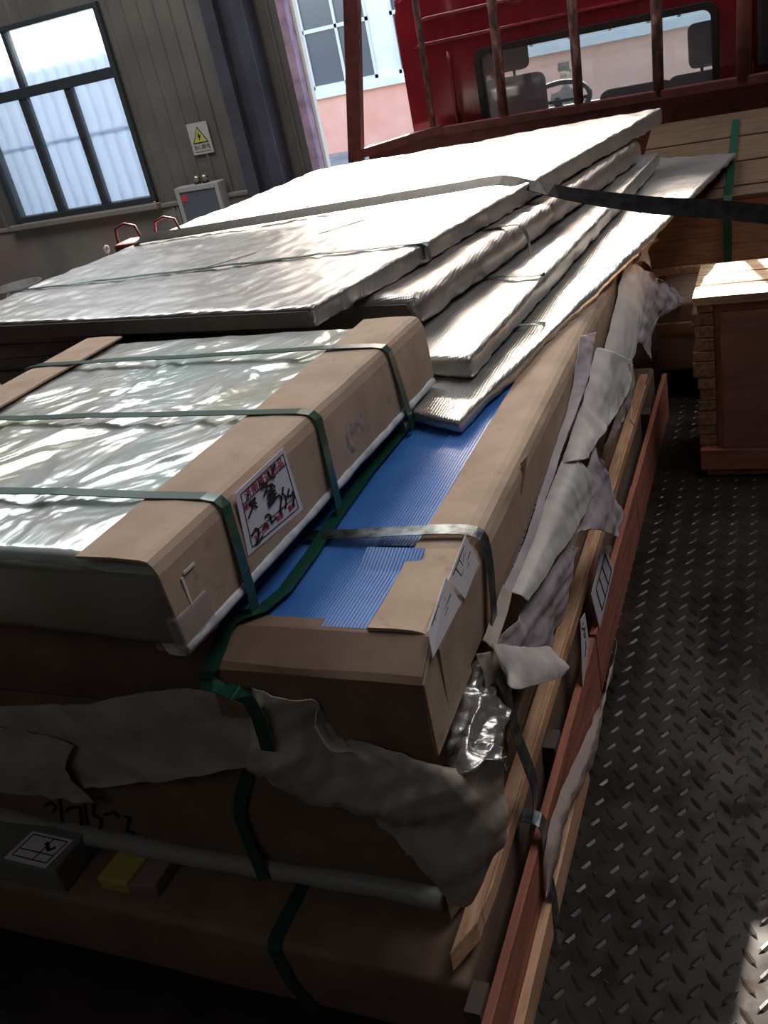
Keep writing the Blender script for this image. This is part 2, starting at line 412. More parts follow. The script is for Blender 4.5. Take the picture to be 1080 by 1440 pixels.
box('wall_rear', WALLM, -14.2, 8.2, -12.2, -12, 0, 8.3, kind='structure')
cl = MB(); cl.box(-14.2, 8.2, -12.2, 10.2, 8.3, 8.4); cl.out('ceiling', ROOFM, kind='structure')
# window
wn = tagged(MB().box(WX0 - .06, WX0, YW - .07, YW + .1, WZ0 - .06, WZ1 + .06).box(WX1, WX1 + .06, YW - .07, YW + .1, WZ0 - .06, WZ1 + .06)
            .box(WX0, WX1, YW - .07, YW + .1, WZ0 - .07, WZ0).box(WX0, WX1, YW - .07, YW + .1, WZ1, WZ1 + .06).out('window_1', FRAME, bevel=.008), kind='structure')
ZT = H + .12
def fbar(name, x0, x1, z0, z1, d=.06): box(name, FRAME, x0, x1, YW - d, YW + .05, z0, z1, wn, bevel=.006)
fbar('transom', WX0, WX1, ZT - .06, ZT + .06, .075)
for x in (-8.56,): fbar('mullion', x - .03, x + .03, ZT + .06, WZ1)
for x, w in ((-8.62, .05), (-7.91, .042)): fbar('mullion', x - w, x + w, WZ0, ZT - .06)
box('latch', BLACK, -7.90, -7.87, YW - .1, YW - .06, H - .62, H - .50, wn)
for x0, x1, z0, z1 in ((WX0, -8.59, ZT + .06, WZ1), (-8.53, WX1, ZT + .06, WZ1), (WX0, -8.67, WZ0, ZT - .06), (-8.57, -7.952, WZ0, ZT - .06), (-7.868, WX1, WZ0, ZT - .06)):
    box('pane', PANE, x0, x1, YW - .012, YW - .006, z0, z1, wn)
box('sill', DADO, WX0 - .15, WX1 + .12, YW - .16, YW - .05, WZ0 - .14, WZ0 - .075, wn, bevel=.01)
# milky corrugated sheet fixed outside the window
v = []; f = []
xs = [WX0 - 1.2 + i * .02 for i in range(int((WX1 - WX0 + 2.0) / .02))]
for zt0, zt1, dy in ((WZ0 - .2, H - .48, 0), (H - .52, WZ1 + .2, .012)):
    k = len(v)
    for x in xs:
        yy = YW + .3 + dy + .028 * math.sin(x * 2 * math.pi / .19)
        v += [(x, yy, zt0), (x, yy, zt1)]
    for i in range(len(xs) - 1): f.append((k + 2 * i, k + 2 * i + 2, k + 2 * i + 3, k + 2 * i + 1))
mesh('corrugated_sheet', v, f, SHEETM, wn, smooth=True)
# column and door post
co = MB().box(-5.68, -5.52, YW - .32, YW - .06, 0, 8.3).box(-5.34, -5.18, YW - .32, YW - .06, 0, 8.3).box(-5.54, -5.32, YW - .2, YW - .16, 0, 8.3).out('trim_1', COLUMN, kind='structure', bevel=.008)
MB().box(-4.90, -4.80, YW - .12, YW + .12, 0, H + 3.05).out('trim_2', PURPLE, kind='structure', bevel=.01)
MB().box(-4.80, -4.765, YW + .02, YW + .10, 0, H + 3.05).out('trim_3', ALU, kind='structure')
MB().box(-4.9, .2, YW - .1, YW + .1, H + 3.05, H + 3.2).out('trim_4', PURPLE, kind='structure')

def text(name, s, size, m, loc, xdir, ydir, parent, align='CENTER', thick=.0006, label=None):
    cu = bpy.data.curves.new(name, 'FONT'); cu.body = s; cu.size = size; cu.align_x = align; cu.align_y = 'CENTER'; cu.extrude = thick / 2; cu.resolution_u = 2
    o = bpy.data.objects.new(name, cu); C.objects.link(o); cu.materials.append(m)
    x = Vector(xdir).normalized(); y = Vector(ydir); y = (y - x * y.dot(x)).normalized(); z = x.cross(y)
    mt = Matrix((x, y, z)).transposed().to_4x4(); mt.translation = Vector(loc) - wloc(parent)
    o.parent = parent; o.matrix_local = mt
    return o

# warning sign on the back wall
sg = thing('warning_sign', (-6.29, YW - .03, H - .926), 'white wall sign with yellow warning triangle between window and dark column', 'sign')
box('board', mat('grey_sign_board', (150, 146, 140), .7), -6.43, -6.15, YW - .03, YW - .022, H - .926, H - .58, sg)
def tri(cx, cz, h, y0, y1): 
    w = h * .58; return MB().prism([(cx - w, 0, cz), (cx + w, 0, cz), (cx, 0, cz + h)], (0, y0, 0), (0, y1, 0))
tri(-6.29, H - .805, .185, YW - .033, YW - .030).out('triangle_border', INK, sg); tri(-6.29, H - .793, .152, YW - .036, YW - .033).out('yellow_triangle', YEL, sg)
bolt = [(-6.285, 0, H - .675), (-6.315, 0, H - .735), (-6.293, 0, H - .735), (-6.305, 0, H - .78), (-6.262, 0, H - .718), (-6.283, 0, H - .718)]
MB().prism(bolt, (0, YW - .038, 0), (0, YW - .036, 0)).out('symbol', INK, sg)
text('wording', '当心触电', .058, INK, (-6.29, YW - .032, H - .85), (1, 0, 0), (0, 0, 1), sg)
box('underline', INK, -6.40, -6.18, YW - .032, YW - .030, H - .90, H - .894, sg)
# electrical box with glass door
eb = thing('electrical_box', (-6.4, YW - .1, H - 1.95), 'grey framed electrical box with dark glass door below the warning sign', 'electrical box')
box('casing', LGREY, -6.715, -6.10, YW - .2, YW - .05, H - 1.95, H - 1.233, eb, bevel=.01)
fr = MB().box(-6.715, -6.66, YW - .225, YW - .2, H - 1.95, H - 1.233).box(-6.155, -6.10, YW - .225, YW - .2, H - 1.95, H - 1.233).box(-6.66, -6.155, YW - .225, YW - .2, H - 1.29, H - 1.233).box(-6.66, -6.155, YW - .225, YW - .2, H - 1.95, H - 1.90)
fr.out('door_frame', LGREY, eb, bevel=.006)
box('door_glass', DGLASS, -6.66, -6.155, YW - .212, YW - .201, H - 1.90, H - 1.29, eb)
box('yellow_label', YEL, -6.56, -6.24, YW - .216, YW - .212, H - 1.78, H - 1.60, eb)
box('red_tag', mat('red_tag', (170, 40, 60), .6), -6.645, -6.57, YW - .216, YW - .212, H - 1.40, H - 1.32, eb)
for i, x in enumerate((-6.42, -6.31)):
    b = thing('round_bulb', (x, YW - .13, H - 1.232), ('left' if i == 0 else 'right') + ' one of two small round metal bulbs on top of the electrical box', 'bulb', 'bulbs on the electrical box')
    MB().tube([(x, YW - .13, H - 1.232 + z) for z in (0, .03, .035, .05, .07, .09, .1)], [.03, .03, .03, .045, .052, .04, .01], 12).out('globe', mat('bulb_metal', (150, 140, 132), .25, .8), b, smooth=True)
    MB().tube([(x, YW - .13, H - 1.232), (x, YW - .13, H - 1.212)], .04, 12).out('socket', BLACK, b)
# tub by the wall, far left
tb = thing('plastic_tub', (-9.55, YW - .45, 0), 'pale plastic tub standing high by the wall below the window', 'tub')
tb.location = (-9.55, YW - .42, H - 2.75)
tm = MB(); k0 = [(.0, .24), (.30, .31), (.305, .335), (.32, .335), (.32, .30), (.03, .235)]; v = []; f = []
for z, rr_ in k0: v += [(-9.45 + rr_ * math.cos(math.pi * j / 10), YW - .42 + rr_ * math.sin(math.pi * j / 10), H - 2.40 + z) for j in range(20)]
for i in range(5):
    for j in range(20): f.append((i * 20 + j, i * 20 + (j + 1) % 20, i * 20 + 20 + (j + 1) % 20, i * 20 + 20 + j))
f += [tuple(range(20))[::-1], tuple(100 + j for j in range(20))]
mesh('bucket', v, f, LGREY, tb)
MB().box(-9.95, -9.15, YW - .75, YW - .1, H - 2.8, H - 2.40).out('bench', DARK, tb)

# ------------------------------------------------------------------ outside: yard, workshop, man
bd = thing('workshop_building', (-6, 24, 0), 'salmon and white workshop across the yard beyond the doorway', 'building')
YB = 24.0
ZL = H - 1.42
box('wall_base', ORANGE, -30, 14, YB, YB + .3, 0, ZL, bd)
box('window_ledge', WHITE, -30, 14, YB - .12, YB + .3, ZL, ZL + .22, bd, bevel=.02)
winx = [-29 + i * 3.35 for i in range(13)]
ub = MB().box(-30, 14, YB + .02, YB + .3, H + 3.1, H + 7.2)  # unseen upper storey, raised to shade the lower panes of the hall window
for x in winx: ub.box(x + 2.75, x + 3.35, YB + .02, YB + .3, ZL + .22, H + 3.1)
ub.out('upper_wall', WHITE, bd)
box('roof', ROOFM, -30.4, 14.4, YB - .4, YB + 8, H + 7.2, H + 7.4, bd)
for x in winx:
    w = MB(); a, b, z0, z1 = x, x + 2.75, ZL + .22, H + 3.1
    for u in (a, a + .9, a + 1.83, b - .07): w.box(u, u + .07, YB - .02, YB + .08, z0, z1)
    for zz in (z0, H + .12, H + 1.6, z1 - .07): w.box(a, b, YB - .02, YB + .08, zz, zz + .09)
    o = w.out('window', ALU, bd)
    box('pane', DGLASS, a, b, YB + .03, YB + .05, z0, z1, o)

def person(x, y):
    r = thing('person', (x, y, 0), 'man with short black hair in dark clothes, seen through the cab windows', 'person')
    def skinned(name, m, pts, edges, rad, sub=2):
        me = bpy.data.meshes.new(name); me.from_pydata([Vector(p) for p in pts], edges, []); me.materials.append(m)
        o = bpy.data.objects.new(name, me); C.objects.link(o); o.parent = r
        sk = o.modifiers.new('skin', 'SKIN'); sk.use_smooth_shade = True
        for i, rr in enumerate(rad): me.skin_vertices[0].data[i].radius = rr if isinstance(rr, tuple) else (rr, rr)
        me.skin_vertices[0].data[0].use_root = True
        s = o.modifiers.new('sub', 'SUBSURF'); s.levels = s.render_levels = sub; return o
    P = [(0, 0, .92), (0, 0, 1.1), (0, .01, 1.32), (0, .0, 1.45), (0, -.01, 1.52),
         (-.18, 0, 1.40), (-.23, .02, 1.12), (-.24, -.06, .88), (.18, 0, 1.40), (.23, .02, 1.12), (.24, -.06, .88),
         (-.09, 0, .86), (-.1, -.02, .48), (-.1, .02, .09), (-.1, -.14, .04), (.09, 0, .86), (.1, -.02, .48), (.1, .02, .09), (.1, -.14, .04)]
    E = [(0, 1), (1, 2), (2, 3), (3, 4), (2, 5), (5, 6), (6, 7), (2, 8), (8, 9), (9, 10), (0, 11), (11, 12), (12, 13), (13, 14), (0, 15), (15, 16), (16, 17), (17, 18)]
    skinned('body', CLOTH, P, E, [(.16, .12), (.14, .11), (.17, .12), .075, .055, .065, .045, .035, .065, .045, .035, .09, .062, .05, .04, .09, .062, .05, .04])
    hp = [(0, 0, 1.50), (0, -.01, 1.58), (0, -.005, 1.66), (0, .01, 1.72), (0, -.095, 1.625), (-.078, .01, 1.63), (.078, .01, 1.63)]
    skinned('head', SKIN, hp, [(0, 1), (1, 2), (2, 3), (1, 4), (2, 5), (2, 6)], [.055, (.066, .075), (.078, .092), (.07, .08), .014, .012, .012])
    skinned('hair', HAIR, [(0, .03, 1.71), (0, .0, 1.745), (0, -.035, 1.745), (0, .07, 1.66)], [(0, 1), (1, 2), (0, 3)], [(.08, .065), (.07, .06), (.05, .03), (.07, .05)])
    for s in (-1, 1):
        box('eyebrow', HAIR, s * .033 - .018 + x, s * .033 + .018 + x, y - .098, y - .085, 1.657, 1.663, r)
        box('eye', HAIR, s * .033 - .012 + x, s * .033 + .012 + x, y - .096, y - .082, 1.634, 1.645, r)
    box('mouth', HAIR, x - .025, x + .025, y - .094, y - .078, 1.582, 1.589, r)
    for s in (-1, 1):
        pts = [(s * .24, -.06, .88), (s * .245, -.08, .80)]; ed = [(0, 1)]; rad = [.03, (.022, .036)]
        for k in range(4):
            b = len(pts); dx = (k - 1.5) * .019
            pts += [(s * .245, -.08 + dx, .755), (s * .24, -.085 + dx, .725 - .008 * (1.5 - abs(k - 1.5))), (s * .232, -.09 + dx, .70)]
            ed += [(1, b), (b, b + 1), (b + 1, b + 2)]; rad += [.0095, .0085, .007]
        b = len(pts); pts += [(s * .235, -.125, .80), (s * .225, -.14, .765)]; ed += [(1, b), (b, b + 1)]; rad += [.011, .009]
        skinned('hand', SKIN, pts, ed, rad, 1)
    return r
person(-2.87, 14.3)

# ------------------------------------------------------------------ truck: bed, headboard guard, cab
ZB = H - 1.7
tk = thing('truck', (-1, 5, 0), 'red truck whose cab faces the doorway, loaded flat bed of checker plate', 'truck')
box('cargo_bed', PLATE, -2.75, 1.9, -1.6, 5.45, ZB - .08, ZB, tk)
lz = MB()
PI = .062
for i in range(-9, 34):
    for j in range(0, 120):
        x = -.46 + i * PI * .5; y = .5 + j * PI * .5
        if (i + j) % 2 or not (-.47 < x < .62 and y < 4.0): continue
        s = 1 if i % 2 else -1
        a = s * .62; L_, w_ = .026, .0066
        ca, sa = math.cos(a + math.pi / 2), math.sin(a + math.pi / 2)
        P = lambda u, v_, z: (x + u * ca - v_ * sa, y + u * sa + v_ * ca, ZB + z)
        lz.add([P(-L_, 0, 0), P(-L_ * .4, -w_, 0), P(L_ * .4, -w_, 0), P(L_, 0, 0), P(L_ * .4, w_, 0), P(-L_ * .4, w_, 0), P(-L_ * .55, 0, .003), P(L_ * .55, 0, .003)],
               [(0, 1, 6), (1, 2, 7, 6), (2, 3, 7), (3, 4, 7), (4, 5, 6, 7), (5, 0, 6)])
o = lz.out('tread_lozenge', PLATE, tk); o['kind'] = 'stuff'
# chassis and wheels under it
ch = MB().box(-1.9, -1.7, -1.4, 7.3, ZB - .34, ZB - .08).box(-.4, -.2, -1.4, 7.3, ZB - .34, ZB - .08); ch.out('chassis', BLACK, tk)
for x in (-2.3, .35):
    for y in (.6, 6.9):
        m_ = MB().tube([(x - .13, y, .48), (x - .12, y, .48), (x + .12, y, .48), (x + .13, y, .48)], [.40, .48, .48, .40], 24); m_.out('wheel', BLACK, tk)
box('headboard', RED_D, -2.3, 1.4, 5.42, 5.47, ZB, H - .625, tk, bevel=.006)
YG = 5.40
MB().bar((-2.375, YG, H - .70), (-2.165, YG, H + .35), .085, .07, (0, 1, 0)).out('guard_post', RED_D, tk, bevel=.006)
MB().bar((-2.40, YG, H - .665), (-1.80, YG, H - .595), .06, .05).out('guard_rail', RED_D, tk, bevel=.006)
MB().bar((-1.86, YG, H - .61), (1.4, YG, H - .625), .05, .05).out('guard_rail', RED_D, tk, bevel=.006)
for x, r_, mm in ((-1.85, .018, RUST), (-1.43, .026, RUST), (-1.012, .026, RUST), (-.597, .028, RUST), (-.185, .035, RED_D)):
    MB().tube([(x - .01, YG, H - .62), (x, YG, H - .3), (x + .012, YG, H + .5)], r_, 10).out('guard_bar', mm, tk, smooth=True)
MB().bar((-2.19, YG, H + .38), (1.4, YG, H + .46), .07, .06).out('guard_rail', RED_D, tk, bevel=.006)
# cab: rear panel with window opening, shell, roof, seats
YC = 5.70
CX0, CX1, CZ0, CZ1 = -2.09, .0, H - 1.5, H + .10
def rrect(x0, x1, z0, z1, r, n=6):
    p = []
    for cx, cz, a in ((x1 - r, z1 - r, 0), (x0 + r, z1 - r, 90), (x0 + r, z0 + r, 180), (x1 - r, z0 + r, 270)):
        for k in range(n + 1):
            t_ = math.radians(a + 90 * k / n); p.append((cx + r * math.cos(t_), cz + r * math.sin(t_)))
    return p
def ringpanel(name, outer, inner, y0, y1, m, parent, lean=0, **k):
    n = len(outer); v = []; f = []
    for y in (y0, y1):
        v += [(x, y + lean * (z - CZ0), z) for x, z in outer] + [(x, y + lean * (z - CZ0), z) for x, z in inner]
    for i in range(n):
        j = (i + 1) % n
        f += [(i, j, n + j, n + i), (2 * n + i, 3 * n + i, 3 * n + j, 2 * n + j), (i, 2 * n + i, 2 * n + j, j), (n + i, n + j, 3 * n + j, 3 * n + i)]
    return mesh(name, v, f, m, parent, **k)
WXA, WXB, WZA, WZB = -1.625, -.345, H - .66, H - .262
cab = ringpanel('cab_rear_panel', rrect(CX0, CX1, CZ0, CZ1, .11), rrect(WXA, WXB, WZA, WZB, .05), YC, YC + .04, RED, tk)
ringpanel('window_seal', rrect(WXA - .025, WXB + .025, WZA - .025, WZB + .025, .06), rrect(WXA + .012, WXB - .012, WZA + .012, WZB - .012, .045), YC - .018, YC + .05, BLACK, tk, bevel=.004)
gp = rrect(WXA + .005, WXB - .005, WZA + .005, WZB - .005, .05)
MB().prism([(x, 0, z) for x, z in gp], (0, YC + .016, 0), (0, YC + .022, 0)).out('rear_window_glass', CABGLASS, tk)
# pressed swages on the rear panel
for z, xa, xb in ((H - .16, CX0 + .09, CX1 - .09), (H - .03, CX0 + .14, CX1 - .14)):
    MB().tube([(xa, YC - .001, z - .01), (xa + .05, YC - .004, z), (xb - .05, YC - .004, z), (xb, YC - .001, z - .01)], .012, 8).out('pressed_ridge', RED, tk, smooth=True)
for x in (-1.80, -.16): MB().tube([(x, YC - .001, H - .62), (x, YC - .004, H - .5), (x, YC - .004, H - .3), (x, YC - .001, H - .22)], .012, 8).out('pressed_ridge', RED, tk, smooth=True)
softbox('cab_roof', RED, [(CX0, YC), (CX1, YC), (CX1, 7.35), (CX0, 7.35)], H + .03, H + .12, (6, 6, 1), .05, tk)
for xa, xb in ((CX0, CX0 + .05), (CX1 - .05, CX1)):
    MB().box(xa, xb, YC + .03, 7.6, CZ0, H - .72).box(xa, xb, YC + .03, YC + .3, H - .72, H + .1).box(xa, xb, 7.3, 7.5, H - .72, H + .1).out('cab_side', RED, tk, bevel=.01)
box('cab_floor', DASH, CX0 + .05, CX1 - .05, YC + .04, 7.5, CZ0, CZ0 + .06, tk)
box('cab_front', RED, CX0, CX1, 7.5, 7.62, CZ0 - .3, H - .88, tk, bevel=.02)
softbox('dashboard', DASH, [(CX0 + .06, 6.95), (CX1 - .06, 6.95), (CX1 - .06, 7.48), (CX0 + .06, 7.48)], H - 1.25, H - .80, (8, 3, 2), .08, tk)
ringpanel('windscreen_frame', rrect(CX0, CX1, H - .9, H + .10, .08), rrect(CX0 + .07, CX1 - .07, H - .84, H + .03, .1), 7.5, 7.56, BLACK, tk)
MB().prism([(x, 0, z) for x, z in rrect(CX0 + .07, CX1 - .07, H - .84, H + .03, .1)], (0, 7.52, 0), (0, 7.526, 0)).out('windscreen_glass', glassy('windscreen_glass', (.93, .95, .95, 1), .02, (.5, .5, .5, 1)), tk)
def seat(x0, x1, zt, hx0=None, hx1=None, hz0=0, hz1=0, y=6.18):
    r_ = softbox('seat_back', SEAT, [(x0, y), (x1, y), (x1 - .03, y - .14 + .26), (x0 + .03, y - .14 + .26)], H - 1.25, zt, (6, 2, 5), .055, tk)
    softbox('seat_cushion', SEAT, [(x0, y + .1), (x1, y + .1), (x1, y + .6), (x0, y + .6)], H - 1.38, H - 1.22, (4, 4, 1), .05, tk)
    if hx0 is not None:
        softbox('headrest', SEAT, [(hx0, y), (hx1, y), (hx1, y + .1), (hx0, y + .1)], hz0, hz1, (4, 2, 3), .04, tk)
        for t_ in (.3, .7): MB().bar((hx0 + t_ * (hx1 - hx0), y + .05, zt - .03), (hx0 + t_ * (hx1 - hx0), y + .05, hz0 + .02), .015, .015).out('headrest_post', BLACK, tk)
seat(-1.83, -1.355, H - .455, -1.79, -1.46, H - .425, H - .24)
seat(-1.06, -.60, H - .63)
seat(-.66, -.30, H - .62, -.52, -.28, H - .60, H - .36)
sw = MB(); cxs, cys, czs = -1.42, 6.75, H - .70
sw.tube([(cxs + .22 * math.cos(a), cys + .22 * math.sin(a) * .75, czs + .10 * math.sin(a) + .0) for a in [2 * math.pi * k / 28 for k in range(29)]], .017, 8, cap=False)
o = sw.out('steering_wheel', DASH, tk, smooth=True)
MB().bar((cxs - .2, cys, czs), (cxs + .2, cys, czs), .04, .02).tube([(cxs, cys, czs), (cxs, 7.05, H - .95)], .03, 8).out('steering_column', BLACK, tk)
box('black_side_box', BLACK, -.13, .5, YC - .1, YC + .5, H - .595, H + .6, tk, bevel=.02)  # plain black box right of the last guard bar
# side rail of the bed and rope hooks
box('side_rail', RED_D, -2.80, -2.75, -1.6, 5.45, ZB - .1, ZB + .05, tk)
hk = MB()

# ------------------------------------------------------------------ load: helper for cardboard edge protector
def angle_board(name, m, a, b, prof, parent, n=24, t=.005, wob=.0015, seed=0, **k):
    # thin board folded to the 2D profile (right, up) swept from a to b
    a = Vector(a); b = Vector(b); d = (b - a).normalized(); r_ = d.cross(Vector((0, 0, 1))).normalized(); u = Vector((0, 0, 1))
    v = []; f = []; w = len(prof)
    for i in range(n + 1):
        p = a.lerp(b, i / n)
        for j, (x, z) in enumerate(prof):
            e = Vector((i * .35 + seed, j * .9, seed)); v.append(p + r_ * (x + noise.noise(e) * wob) + u * (z + noise.noise(e + Vector((9, 9, 9))) * wob))
    for i in range(n):
        for j in range(w - 1): f.append((i * w + j, i * w + j + 1, (i + 1) * w + j + 1, (i + 1) * w + j))
    return mesh(name, v, f, m, parent, smooth=False, solid=t, **k)

# ---- bottom crate (third layer) ------------------------------------------------------------------
X3L = -2.32
c3 = thing('bottom_crate', (-1.4, 2.2, ZB), 'long brown crate at the foot of the stack, orange plywood side towards the aisle', 'crate')
for y in (1.05, 2.1, 3.2): box('bearer', WOOD_X, X3L, -.5, y, y + .1, ZB, ZB + .04, c3)
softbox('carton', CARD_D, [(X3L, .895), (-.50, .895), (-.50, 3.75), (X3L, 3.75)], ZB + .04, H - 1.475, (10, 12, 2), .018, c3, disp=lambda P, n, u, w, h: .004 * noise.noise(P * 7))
sd = MB()
for y0, y1, mm in ((.84, 1.93, WOOD_R), (1.94, 2.75, WOOD_R), (2.76, 3.75, WOOD_R)):
    box('side_panel', mm, -.468, -.45, y0, y1, ZB + .005, H - 1.50 - random.random() * .012, c3, bevel=.002)
for y in (.86, 1.5, 2.3, 3.3): box('side_batten', KBROWN, -.498, -.469, y, y + .06, ZB + .04, H - 1.49, c3)
MB().hexa([(-.449, .83, ZB), (-.43, .83, ZB), (-.43, 1.62, ZB + .0), (-.449, 1.62, ZB)], [(-.449, .83, ZB + .07), (-.43, .83, ZB + .07), (-.43, 1.62, ZB + .085), (-.449, 1.62, ZB + .085)]).out('foot_board', WOOD, c3, bevel=.002)
strap('strap', GREEN, [(-.885, 1.2, H - 1.473), (-.885, .90, H - 1.472), (-.884, .889, H - 1.485), (-.875, .889, H - 1.58), (-.842, .888, H - 1.655)], [(1, 0, 0)] * 5, .03, .002, c3)
# labels and marks on the plywood side
def quadlabel(name, pts, m, parent, th=.0012, nrm=(1, 0, 0)):
    n = Vector(nrm).normalized() * th; return MB().prism(pts, (0, 0, 0), n).out(name, m, parent)
xl = -.449
L1 = [(-0.449,2.146,1.447),(-0.449,2.248,1.301),(-0.449,1.983,1.285),(-0.449,1.930,1.433)]
quadlabel('label', L1, LABEL, c3)
A, B_, C_, D_ = [Vector(p) for p in L1]
def q2(p, q_, dx=.002): 
    return A.lerp(B_, p).lerp(D_.lerp(C_, p), q_) + Vector((dx, 0, 0))
lm = MB()
def stroke(mb, a, b, w, mp, dx=.0016):
    a = Vector(mp(*a)); b = Vector(mp(*b)); mb.bar(a + Vector((dx, 0, 0)), b + Vector((dx, 0, 0)), w, .0012, (1, 0, 0))
for a, b in (((.18, .10), (.85, .10)), ((.18, .34), (.85, .34)), ((.18, .56), (.85, .56)), ((.18, .78), (.85, .78)), ((.18, .10), (.18, .78)), ((.85, .10), (.85, .78))):
    stroke(lm, a, b, .006, lambda p, q_: q2(p, q_, 0))
lm.out('printed_bars', INKN, c3)
L2 = [(-0.449,1.789,1.456),(-0.449,1.840,1.440),(-0.449,1.847,1.340),(-0.449,1.729,1.294)]
quadlabel('label', L2, LABEL, c3)
A2 = [Vector(p) for p in L2]
lm = MB(); rr = random.Random(3)
for k in range(9):
    u = .12 + .09 * k; a = A2[0].lerp(A2[1], .5).lerp(A2[3].lerp(A2[2], .5), u)
    lm.bar(a + Vector((.0018, rr.uniform(-.02, .02), rr.uniform(-.012, .012))), a + Vector((.0018, rr.uniform(-.02, .02), rr.uniform(-.016, .016))), .004, .001, (1, 0, 0))
lm.out('handwriting', INK, c3, kind='stuff')
# ---- middle package (second layer)
c2 = thing('middle_package', (-1.5, 2.2, H - 1.46), 'dark brown carton in the middle of the stack with film-wrapped bottom edge', 'package')
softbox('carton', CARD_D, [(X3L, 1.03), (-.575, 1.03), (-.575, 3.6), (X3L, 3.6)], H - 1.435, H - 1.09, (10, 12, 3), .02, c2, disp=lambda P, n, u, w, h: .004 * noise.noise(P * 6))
pts = []
hemp = [(x, 1.018 + .006 * noise.noise(Vector((x * 5, 0, 0))), H - 1.425 + .012 * noise.noise(Vector((x * 2.2, 3, 0)))) for x in [X3L + i * (1.75 / 40) for i in range(41)]]
MB().tube(hemp, [.021 + .006 * noise.noise(Vector((i * .35, 8, 1))) for i in range(41)], 10).out('rolled_film_edge', mat('grey_rolled_film', (150, 148, 144), .4), c2, smooth=True)
strap('strap', GREEN, [(-0.917,1.024,1.634),(-0.966,1.020,1.532),(-0.967,1.015,1.449),(-0.940,0.990,1.376)], [(1, 0, .1)] * 4, .027, .002, c2, n=4)
mk = MB()
def tomark(p): return p
for st in ([(62,1134),(70,1128),(78,1134),(74,1142)], [(83,1124),(88,1162)], [(92,1142),(96,1136),(112,1135),(114,1160)], [(118,1132),(122,1160)], [(132,1130),(130,1146),(142,1152),(140,1166),(132,1166)], [(146,1146),(160,1142),(168,1150)], [(176,1148),(182,1152),(178,1168),(190,1172)]):
    pass
MARKS = [[(-1.509,1.026,1.438),(-1.484,1.026,1.455),(-1.473,1.026,1.444),(-1.491,1.026,1.423)], [(-1.450,1.026,1.470),(-1.482,1.026,1.380)], [(-1.451,1.026,1.431),(-1.435,1.026,1.447),(-1.399,1.026,1.456),(-1.422,1.026,1.396)],
         [(-1.383,1.026,1.465),(-1.404,1.026,1.400)], [(-1.352,1.026,1.475),(-1.372,1.026,1.437),(-1.353,1.026,1.428),(-1.372,1.026,1.393),(-1.389,1.026,1.390)], [(-1.339,1.026,1.443),(-1.306,1.026,1.458),(-1.297,1.026,1.443)],
         [(-1.283,1.026,1.450),(-1.268,1.026,1.448),(-1.295,1.026,1.404),(-1.272,1.026,1.400)]]
for st in MARKS:
    for a, b in zip(st, st[1:]): mk.bar(a, b, .004, .004, (0, 1, 0))
mk.out('marker_writing', INK, c2)
# spacer blocks in the gap
gb = thing('spacer_block', (-1.56, .99, H - 1.478), 'grey spacer block with white label between the two lowest packages, far left', 'block')
box('block', GREYB, -1.70, -1.40, .905, 1.10, H - 1.4745, H - 1.405, gb, bevel=.006)
GL = [(-1.545, .910, H - 1.4035), (-1.425, .906, H - 1.4035), (-1.41, .985, H - 1.4035), (-1.53, .988, H - 1.4035)]
quadlabel('label', GL, LABEL, gb, .001, (0, 0, 1))
gm = MB()
gv = [Vector(p) + Vector((0, 0, .0012)) for p in GL]
gq = lambda a, b: gv[0].lerp(gv[1], a).lerp(gv[3].lerp(gv[2], a), b)
for a, b in (((.1, .15), (.92, .15)), ((.1, .9), (.92, .9)), ((.1, .15), (.1, .9)), ((.92, .15), (.92, .9)), ((.1, .4), (.92, .4)), ((.6, .15), (.6, .9))): gm.bar(gq(*a), gq(*b), .0025, .001)
gm.bar(gq(.52, .75), gq(.72, .52), .008, .001); gm.bar(gq(.72, .52), gq(.80, .66), .007, .001)
gm.out('printed_form', INK, gb)
yb = thing('spacer_block', (-1.28, .99, H - 1.4745), 'small yellow spacer block between the two lowest packages, beside the grey one', 'block')
softbox('block', YELD, [(-1.325, .93), (-1.245, .93), (-1.235, 1.06), (-1.315, 1.06)], H - 1.4745, H - 1.437, (3, 3, 1), .008, yb)
softbox('wrapping', mat('pinkish_wrap', (140, 116, 110), .6), [(-1.243, .93), (-1.18, .94), (-1.18, 1.06), (-1.233, 1.06)], H - 1.4745, H - 1.439, (3, 3, 1), .006, yb)
# loose battens along the aisle side
b1 = thing('pine_batten', (-.51, 1.9, H - 1.45), 'long pale pine batten lying along the aisle side of the stack, splintered near end', 'batten')
MB().hexa([(-0.500,1.029,1.274), (-.487, 1.03, H - 1.449), (-.487, 3.5, H - 1.449), (-.515, 3.5, H - 1.449)] if False else [(-.522, .90, H - 1.4495), (-.492, .97, H - 1.4495), (-.492, 3.5, H - 1.4495), (-.522, 3.5, H - 1.4495)],
          [(-.522, .905, H - 1.405), (-.492, .975, H - 1.405), (-.492, 3.5, H - 1.405), (-.522, 3.5, H - 1.405)]).out('beam', WOOD, b1, bevel=.002)
MB().hexa([(-.491, 1.0, H - 1.447), (-.487, 1.06, H - 1.447), (-.487, 3.4, H - 1.447), (-.491, 3.4, H - 1.447)], [(-.491, 1.0, H - 1.408), (-.487, 1.06, H - 1.412), (-.487, 3.4, H - 1.41), (-.491, 3.4, H - 1.408)]).out('splinter', WOOD, b1)
b2 = thing('pine_lath', (-.54, 1.9, H - 1.45), 'thin weathered lath lying behind the pale batten, beside the dark carton', 'lath')
